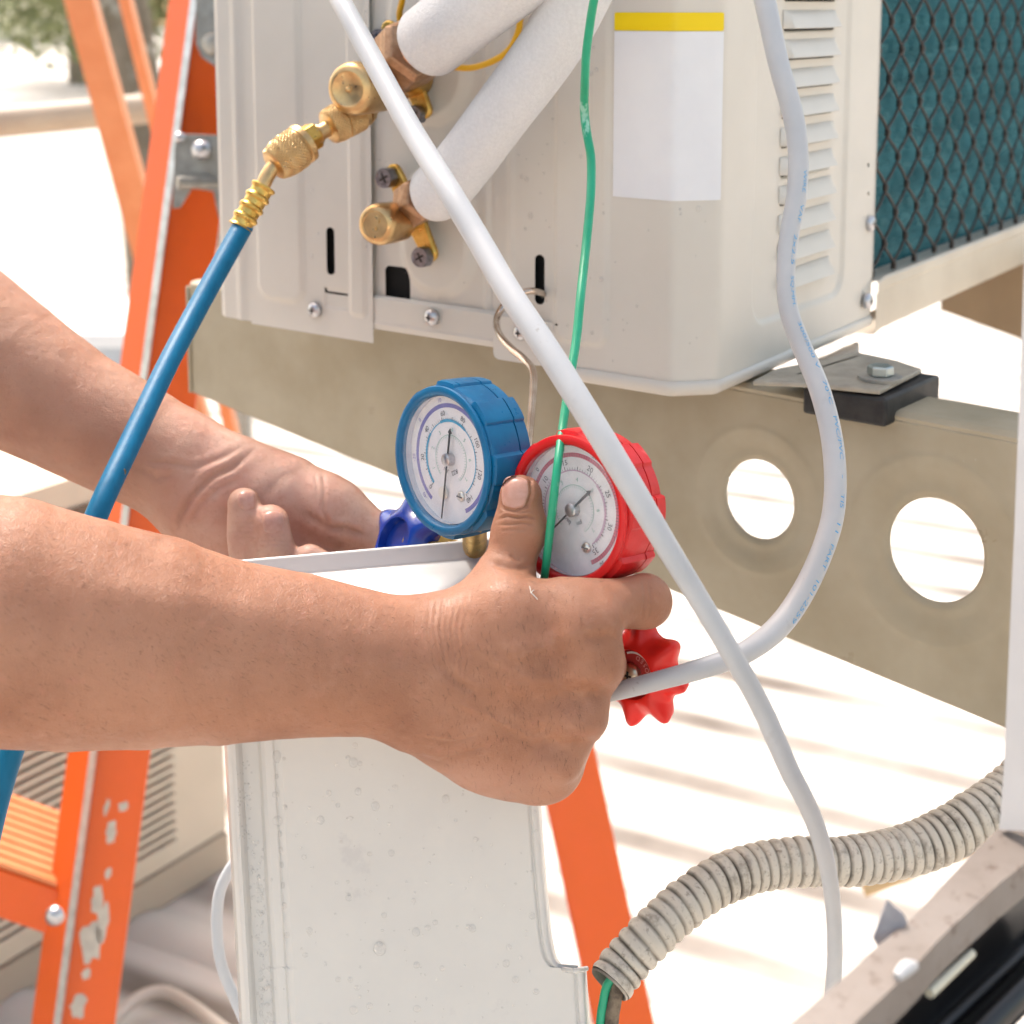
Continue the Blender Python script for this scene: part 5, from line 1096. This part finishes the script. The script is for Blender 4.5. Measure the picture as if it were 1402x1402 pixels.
# ---------------------------------------------------------------- rear arm (palm up, turning the blue knob)
Fb = Field((-.46, -.19, .765), (-.035, -.005, .935), h)
Fb.chain([(-420, 240, .862, 145), (-330, 290, .86, 138), (-150, 400, .858, 116), (0, 504, .855, 101), (100, 563, .852, 86), (190, 610, .848, 80), (245, 638, .845, 71)], .02)
Fb.chain([(250, 642, .845, 68), (300, 668, .843, 66), (345, 700, .842, 72)], .014, 1.15)
Fb.chain([(285, 700, .838, 62), (330, 730, .838, 62), (400, 760, .84, 58)], .016)                         # heel
Fb.chain([(330, 660, .842, 56), (395, 676, .838, 52), (452, 700, .834, 42), (490, 718, .832, 34), (520, 734, .830, 29)], .014)
Fb.c((448, 694, .832, 40), (458, 698, .832, 38), .010)
Fb.chain([(400, 745, .850, 60), (470, 760, .85, 50)], .012)
Fb.chain([(470, 745, .842, 26), (515, 752, .836, 23), (545, 752, .83, 20)], .006)
Fb.chain([(380, 840, .815, 26), (342, 780, .806, 25.5), (335, 735, .803, 24.5), (334, 690, .803, 22.5)], .004)
Fb.chain([(430, 850, .815, 29), (388, 790, .803, 28.5), (375, 745, .799, 27), (371, 716, .799, 25)], .004)
Fb.chain([(500, 830, .812, 26), (452, 785, .801, 24), (424, 765, .800, 20.5)], .004)
Fb.chain([(345, 800, .835, 60), (450, 830, .835, 60)], .014)
Vb, Qb = surfnet(Fb)
V0 = np.concatenate([Va, Vb]); Q0 = np.concatenate([Qa, Qb + len(Va)]); nA = len(Va)
me = bpy.data.meshes.new('b0'); me.from_pydata(cam2world(V0).tolist(), [], Q0.tolist()); ob = bpy.data.objects.new('b0', me); scene.collection.objects.link(ob)
s1_ = ob.modifiers.new('sm', 'SMOOTH'); s1_.factor = .5; s1_.iterations = 8; s2_ = ob.modifiers.new('sub', 'SUBSURF'); s2_.levels = 1
me2 = bpy.data.meshes.new_from_object(ob.evaluated_get(bpy.context.evaluated_depsgraph_get())); bpy.data.objects.remove(ob)
n = len(me2.vertices); co = np.zeros(n * 3); me2.vertices.foreach_get('co', co); co = co.reshape(-1, 3); nn = np.zeros(n * 3); me2.vertex_normals.foreach_get('vector', nn); nn = nn.reshape(-1, 3)
cc_ = (co - CAM) @ RCW; X, Y = proj(cc_); front = cc_[:, 2]; isA = np.arange(n) < 0; isA = (front < .785) & ((X > 380) | (Y > 640 + .12 * X))
facing = -(nn @ RCW)[:, 2]
disp = np.zeros(n)
def crease(pts, wpx, dep, arm, wob=0):
    m0 = (isA if arm == 0 else ~isA) & (facing > -.1); pts = np.array(pts, float)
    lo_, hi_ = pts.min(0) - wpx * 4, pts.max(0) + wpx * 4; m0 &= (X > lo_[0]) & (X < hi_[0]) & (Y > lo_[1]) & (Y < hi_[1])
    idx = np.where(m0)[0]; P2 = np.stack([X[idx], Y[idx]], 1); best = np.full(len(idx), 1e9); tt_ = np.zeros(len(idx))
    for i in range(len(pts) - 1):
        a, b = pts[i], pts[i + 1]; ab = b - a; t = np.clip(((P2 - a) @ ab) / (ab @ ab), 0, 1); d = np.linalg.norm(P2 - a - t[:, None] * ab, axis=1); u = d < best; best[u] = d[u]; tt_[u] = (i + t[u]) / (len(pts) - 1)
    fade = np.clip(np.minimum(tt_, 1 - tt_) * 6, .15, 1)
    disp[idx] += (-dep * np.exp(-(best / wpx) ** 2) + dep * .32 * np.exp(-((best - wpx * 2.2) / (wpx * 1.1)) ** 2)) * fade
# thumb joint wrinkles and nail fold
crease([(686, 684), (690, 697), (706, 699), (722, 692), (728, 676), (727, 658), (720, 650)], 2.0, .0008, 0)
crease([(681, 712), (694, 706), (708, 709), (722, 707), (736, 710)], 1.9, .00075, 0)
crease([(684, 719), (700, 718), (714, 716), (735, 719)], 1.6, .00055, 0)
crease([(682, 704), (695, 700), (710, 702), (728, 700)], 1.5, .00040, 0)
crease([(684, 727), (704, 725), (724, 727)], 1.8, .00030, 0)
crease([(697, 758), (706, 766), (714, 768)], 3, .0006, 0)
crease([(672, 770), (690, 776), (712, 778), (728, 774)], 4, .0008, 0)
for i in range(7): crease([(590 + i * 9, 812 + i * 1), (586 + i * 8, 860), (596 + i * 7, 905), (604 + i * 5, 950 + i * 6)], 2.4, .00016 + .00006 * (i % 3), 0)
crease([(598, 905), (625, 935), (660, 955)], 6, .0006, 0); crease([(556, 1029), (600, 1045), (640, 1030), (668, 1020)], 4, .0006, 0); crease([(575, 1010), (620, 1018), (655, 1005)], 3, .0004, 0)
for (x, y) in ((880, 800), (889, 802)): crease([(x, y - 8), (x + 3, y + 20), (x - 2, y + 50)], 1.8, .0003, 0)
crease([(838, 946), (820, 952), (800, 950)], 8, .0008, 0); crease([(822, 1014), (800, 1018), (780, 1016)], 8, .0008, 0); crease([(845, 868), (820, 874), (796, 872)], 8, .0008, 0)
for (x0, y0, x1, y1) in ((690, 900, 792, 868), (690, 935, 795, 928), (685, 975, 770, 1000)):      # extensor tendons
    crease([(x0, y0), ((x0 + x1) / 2, (y0 + y1) / 2), (x1, y1)], 13, -.0009, 0)
crease([(640, 880), (700, 915), (760, 935)], 6, -.00028, 0); crease([(620, 960), (680, 985), (730, 1010), (770, 1000)], 5, -.0005, 0)
crease([(120, 800), (260, 830), (400, 850)], 28, -.001, 0)
# rear hand palm lines and wrist creases
d_keep = disp.copy()
crease([(352, 612), (318, 640), (290, 652), (262, 680), (247, 705), (240, 728)], 4.5, .0022, 1); crease([(345, 606), (300, 628), (268, 640), (228, 634), (190, 632)], 4, .0010, 1)
crease([(330, 655), (300, 668), (275, 690), (262, 712)], 4, .0010, 1); crease([(245, 650), (215, 655), (190, 640), (150, 620)], 5, .0007, 1)
crease([(441, 645), (444, 668), (442, 700), (452, 722)], 3, .0010, 1); crease([(432, 650), (434, 670), (431, 700)], 2.2, .0004, 1); crease([(310, 700), (345, 690), (385, 655), (420, 640)], 7, .0010, 1)
crease([(410, 700), (450, 722), (500, 735)], 6, .0016, 1); crease([(446, 727), (470, 722), (505, 735)], 4, .0012, 1)
for y in (716, 722, 729, 737): crease([(316, y), (335, y - 2), (352, y)], 1.5, .00035, 1)
for y in (742, 748): crease([(352, y), (375, y - 3), (398, y)], 1.6, .00035, 1)
disp = d_keep + (disp - d_keep) * .5
co += nn * disp[:, None]; me2.vertices.foreach_set('co', co.ravel()); me2.polygons.foreach_set('use_smooth', [True] * len(me2.polygons)); me2.update()
# skin
def skin():
    m = bpy.data.materials.new('skin'); m.use_nodes = True; n = m.node_tree.nodes; l = m.node_tree.links; b = n['Principled BSDF']
    tc = n.new('ShaderNodeTexCoord')
    def noise(sc, d=4, rg=.6, st=None):
        t = n.new('ShaderNodeTexNoise'); t.inputs['Scale'].default_value = sc; t.inputs['Detail'].default_value = d; t.inputs['Roughness'].default_value = rg
        v_ = tc.outputs['Object']
        if st: mp = n.new('ShaderNodeMapping'); mp.inputs['Scale'].default_value = st; l.new(v_, mp.inputs[0]); v_ = mp.outputs[0]
        l.new(v_, t.inputs['Vector']); return t.outputs[0]
    def rng_(s, a, c, d=0, e=1):
        r = n.new('ShaderNodeMapRange'); l.new(s, r.inputs[0]); r.inputs[1].default_value = a; r.inputs[2].default_value = c; r.inputs[3].default_value = d; r.inputs[4].default_value = e; return r.outputs[0]
    def mix(f, a, c):
        x = n.new('ShaderNodeMix'); x.data_type = 'RGBA'; l.new(f, x.inputs[0])
        for s, q in ((x.inputs[6], a), (x.inputs[7], c)):
            if isinstance(q, tuple): s.default_value = (*q, 1)
            else: l.new(q, s)
        return x.outputs[2]
    at = n.new('ShaderNodeAttribute'); at.attribute_name = 'palm'; at.attribute_type = 'GEOMETRY'
    at2 = n.new('ShaderNodeAttribute'); at2.attribute_name = 'tone'; at2.attribute_type = 'GEOMETRY'
    base = mix(rng_(noise(26, 5), .35, .65), (.355, .158, .088), (.265, .108, .058))
    base = mix(rng_(noise(11, 3), .40, .66), base, (.42, .205, .125))
    base = mix(at.outputs['Fac'], base, mix(rng_(noise(40, 4), .35, .68), (.60, .37, .28), (.55, .28, .205)))
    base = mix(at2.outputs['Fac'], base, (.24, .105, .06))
    base = mix(rng_(noise(330, 4, .75), .56, .78, 0, .45), base, (.27, .12, .07))
    base = mix(rng_(noise(90, 5, .7), .50, .70, 0, .45), base, (.44, .225, .145))
    base = mix(rng_(noise(150, 4), .60, .78, 0, .35), base, (.50, .20, .14))
    l.new(base, b.inputs['Base Color']); b.inputs['Subsurface Weight'].default_value = .14; b.inputs['Subsurface Radius'].default_value = (1, .35, .2); b.inputs['Subsurface Scale'].default_value = .003
    l.new(rng_(noise(60, 4), .3, .7, .38, .56), b.inputs['Roughness']); b.inputs['Specular IOR Level'].default_value = .38
    vo = n.new('ShaderNodeTexVoronoi'); vo.feature = 'DISTANCE_TO_EDGE'; vo.inputs['Scale'].default_value = 800
    wv = n.new('ShaderNodeTexNoise'); wv.inputs['Scale'].default_value = 300; l.new(tc.outputs['Object'], wv.inputs['Vector'])
    mx = n.new('ShaderNodeMix'); mx.data_type = 'VECTOR'; mx.inputs[0].default_value = .0022; l.new(tc.outputs['Object'], mx.inputs[4]); l.new(wv.outputs['Color'], mx.inputs[5]); l.new(mx.outputs[1], vo.inputs['Vector'])
    b1 = n.new('ShaderNodeBump'); b1.inputs['Strength'].default_value = .5; b1.inputs['Distance'].default_value = .0002; l.new(rng_(vo.outputs['Distance'], 0, .12), b1.inputs['Height'])
    b2 = n.new('ShaderNodeBump'); b2.inputs['Strength'].default_value = .5; b2.inputs['Distance'].default_value = .00028; l.new(noise(200, 5, .65, (2.2, 1, 1)), b2.inputs['Height']); l.new(b1.outputs[0], b2.inputs['Normal'])
    b3 = n.new('ShaderNodeBump'); b3.inputs['Strength'].default_value = .45; b3.inputs['Distance'].default_value = .004; l.new(noise(38, 3), b3.inputs['Height']); l.new(b2.outputs[0], b3.inputs['Normal'])
    l.new(b3.outputs[0], b.inputs['Normal']); return m
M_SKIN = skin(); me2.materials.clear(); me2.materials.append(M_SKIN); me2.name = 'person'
pa_ = np.where(isA, 0., np.clip((X - 150) / 140, .25, 1) * np.clip((facing + .2) * 2, .3, 1))
pa_ = np.where(isA, np.clip((Y - 1030 - .06 * (X - 540)) / 60, 0, .5) * np.clip((X - 500) / 80, 0, 1) * np.clip((790 - X) / 160, 0, 1), pa_)
# darker creases and knuckles: tone follows fold depth, plus soft spots
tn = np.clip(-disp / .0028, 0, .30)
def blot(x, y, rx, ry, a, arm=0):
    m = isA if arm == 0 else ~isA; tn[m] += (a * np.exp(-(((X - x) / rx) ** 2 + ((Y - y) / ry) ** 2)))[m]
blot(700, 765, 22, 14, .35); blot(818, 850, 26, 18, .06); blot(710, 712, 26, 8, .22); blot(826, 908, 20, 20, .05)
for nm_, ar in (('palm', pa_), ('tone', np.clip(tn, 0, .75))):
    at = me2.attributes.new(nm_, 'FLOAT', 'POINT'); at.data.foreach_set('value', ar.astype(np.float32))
person = link('person', me2); tag(person, 'person with bare forearms, one hand gripping the red gauge, the other on the blue knob', 'person')
# ---- nails
M_NAIL = mat('finger_nail', (.57, .33, .265), .28, var=(.49, .26, .20), vscale=200, sss=.2, bump=.05, bscale=600)
from mathutils.bvhtree import BVHTree
bvh = BVHTree.FromPolygons([tuple(p) for p in co], [tuple(p.vertices) for p in me2.polygons])
def on_skin(x, y):
    r = ray(x, y); h_ = bvh.ray_cast(Vector(CAM), Vector(unit(r))); return (np.array(h_[0]), np.array(h_[1])) if h_[0] is not None else (None, None)
def nail_on(cx, cy, w, hh, tilt, hmax=.0006):
    """curved plate that follows the finger; w, hh are half sizes in px"""
    V = []; F = []; N = 20; c0, n0 = on_skin(cx, cy)
    for j in range(N + 1):
        for i in range(N + 1):
            a = i / N * 2 - 1; b = j / N * 2 - 1; ex, ey = a * math.sqrt(1 - b * b * .5 * .75), b * math.sqrt(1 - a * a * .5 * .75)
            x = cx + w * ex * math.cos(tilt) + hh * ey * math.sin(tilt); y = cy - hh * ey * math.cos(tilt) + w * ex * math.sin(tilt)
            p, q = on_skin(x, y)
            if p is None or abs(np.dot(p - c0, FW)) > .012: p, q = P(x, y, np.dot(c0 - CAM, FW) + .004), n0
            e = max(abs(a), abs(b)); q = unit(q + n0 * .5); V.append(p + q * (hmax * (1 - .35 * e ** 2 - .65 * e ** 9) - .0002 * e ** 9))
    for j in range(N):
        for i in range(N): k = j * (N + 1) + i; F.append((k, k + 1, k + N + 2, k + N + 1))
    return mesh('nail', V, F, M_NAIL, person)
nail_on(705, 674, 19, 23, .10, .0007); nail_on(338, 685, 13, 14, .05, .0009); nail_on(374, 715, 15, 16, .0, .0009)
# ---- fine dark hairs
r = np.random.default_rng(8); HV = []; HF = []
def hair(p, nrm, dirc, L, w_):
    t = unit(dirc - nrm * np.dot(dirc, nrm)); s = np.cross(t, nrm); k = len(HV); pts = []
    for i in range(4):
        a = i / 3; pts.append((p + t * L * a + nrm * (L * .40 * a * (1 - .45 * a)) + nrm * .00002, w_ * (1 - .8 * a)))
    for q_, ww in pts: HV.extend([q_ - s * ww, q_ + s * ww, q_ + nrm * ww])
    for i in range(3):
        for a, b in ((0, 1), (1, 2), (2, 0)): HF.append((k + 3 * i + a, k + 3 * i + b, k + 3 * i + 3 + b, k + 3 * i + 3 + a))
cnt_ = 0
while cnt_ < 5200:
    x, y = r.uniform(0, 850), r.uniform(690, 1100)
    p, nr_ = on_skin(x, y)
    if p is None or np.dot(p - CAM, FW) > .74: cnt_ += 1; continue
    cnt_ += 1
    dens = .60 if (600 < x < 800 and 880 < y < 1080) else (.45 if x > 560 else .40)
    if x > 800 and y < 880: dens = .04
    if y < 780 and x > 640: dens = 0
    if r.random() > dens: continue
    hand = x > 590
    di = (UP * -1 + RT * r.normal(.10, .30)) if hand else (UP * -.55 + RT * r.normal(.75, .45))
    hair(p, nr_, di, r.uniform(.0012, .0034) if hand else r.uniform(.0008, .0026), r.uniform(.000035, .000065))
for i in range(0):      # longer hairs standing off the wrist top edge
    x = r.uniform(330, 600); y = np.interp(x, [330, 420, 480, 540, 600], [765, 784, 801, 813, 816]) + 5
    p, nr_ = on_skin(x, y)
    if p is None or np.dot(p - CAM, FW) > .74: continue
    hair(p, nr_, UP * .9 + RT * r.uniform(.2, 1.1), r.uniform(.004, .009), .00006)
M_HAIR = mat('body_hair', (.03, .018, .012), .5)
stuff(mesh('body_hair', HV, HF, M_HAIR, person, False))
# white fleck on the hand
p, nr_ = on_skin(733, 815)
k = MB()
for a, b in (((725, 803), (727, 812)), ((727, 812), (736, 821)), ((727, 812), (731, 808))):
    pa__, _n = on_skin(*a); pb__, _m = on_skin(*b); k.add(*tube([pa__ + _n * .0002, (pa__ + pb__) / 2 + _n * .0004, pb__ + _m * .0002], .00016, 6, 3)[:2])
k.build('paint_fleck', M_WHT, person)
# ---- shirt: torso and sleeves, out of the picture to the left
Fs = Field((-1.15, -.75, .35), (-.30, .55, 1.35), .010)
S = lambda p, q, ra, rb, k=.05, fl=1.: Fs.cone(A3(*p), A3(*q), ra, rb, k, fl)
S((-.80, .28, .75), (-.80, -.55, .75), .17, .16, .06); S((-.78, .24, .60), (-.78, .24, .98), .10, .10, .08); 
S((-.76, .22, .58), (-.55, .02, .56), .085, .072, .05); S((-.55, .02, .56), (-.312, -.150, .612), .072, .060, .04)
S((-.76, .24, 1.0), (-.56, .12, .92), .085, .072, .05); S((-.56, .12, .92), (-.44, .045, .875), .072, .066, .04)
Vs, Qs = surfnet(Fs); sh = sheetmesh('shirt', cam2world(Vs), Qs, mat('blue_work_shirt', (.08, .13, .22), .85, var=(.06, .10, .17), vscale=40, bump=.3, bscale=60, bdist=.004), person)
sm = sh.modifiers.new('s', 'SMOOTH'); sm.iterations = 6
Fh = Field((-.98, .36, .55), (-.55, .75, .95), .006)
def Hc(p, q, ra, rb, k=.03): Fh.cone(A3(*p), A3(*q), ra, rb, k)
Hc((-.80, .37, .75), (-.78, .46, .75), .058, .056); Hc((-.77, .60, .75), (-.755, .57, .75), .088, .085); Hc((-.74, .53, .75), (-.715, .50, .75), .062, .045)
Hc((-.672, .565, .75), (-.655, .545, .75), .008, .012, .012); Hc((-.70, .49, .735), (-.70, .49, .765), .018, .018, .01); Hc((-.77, .56, .66), (-.765, .54, .665), .015, .012, .008); Hc((-.77, .56, .84), (-.765, .54, .835), .015, .012, .008)
Vh, Qh = surfnet(Fh); hd = sheetmesh('head', cam2world(Vh), Qh, M_SKIN, person)
Fc = Field((-.98, .50, .55), (-.55, .80, .95), .006); Fc.cone(A3(-.775, .615, .75), A3(-.78, .60, .75), .098, .094, .02); Fc.cone(A3(-.68, .632, .70), A3(-.68, .632, .80), .030, .030, .03)
Fc.F[:, :int((.585 - .50) / .006), :] = np.maximum(Fc.F[:, :int((.585 - .50) / .006), :], .003)
Vc, Qc = surfnet(Fc); sheetmesh('cap', cam2world(Vc), Qc, mat('navy_cap', (.03, .04, .08), .85), person)
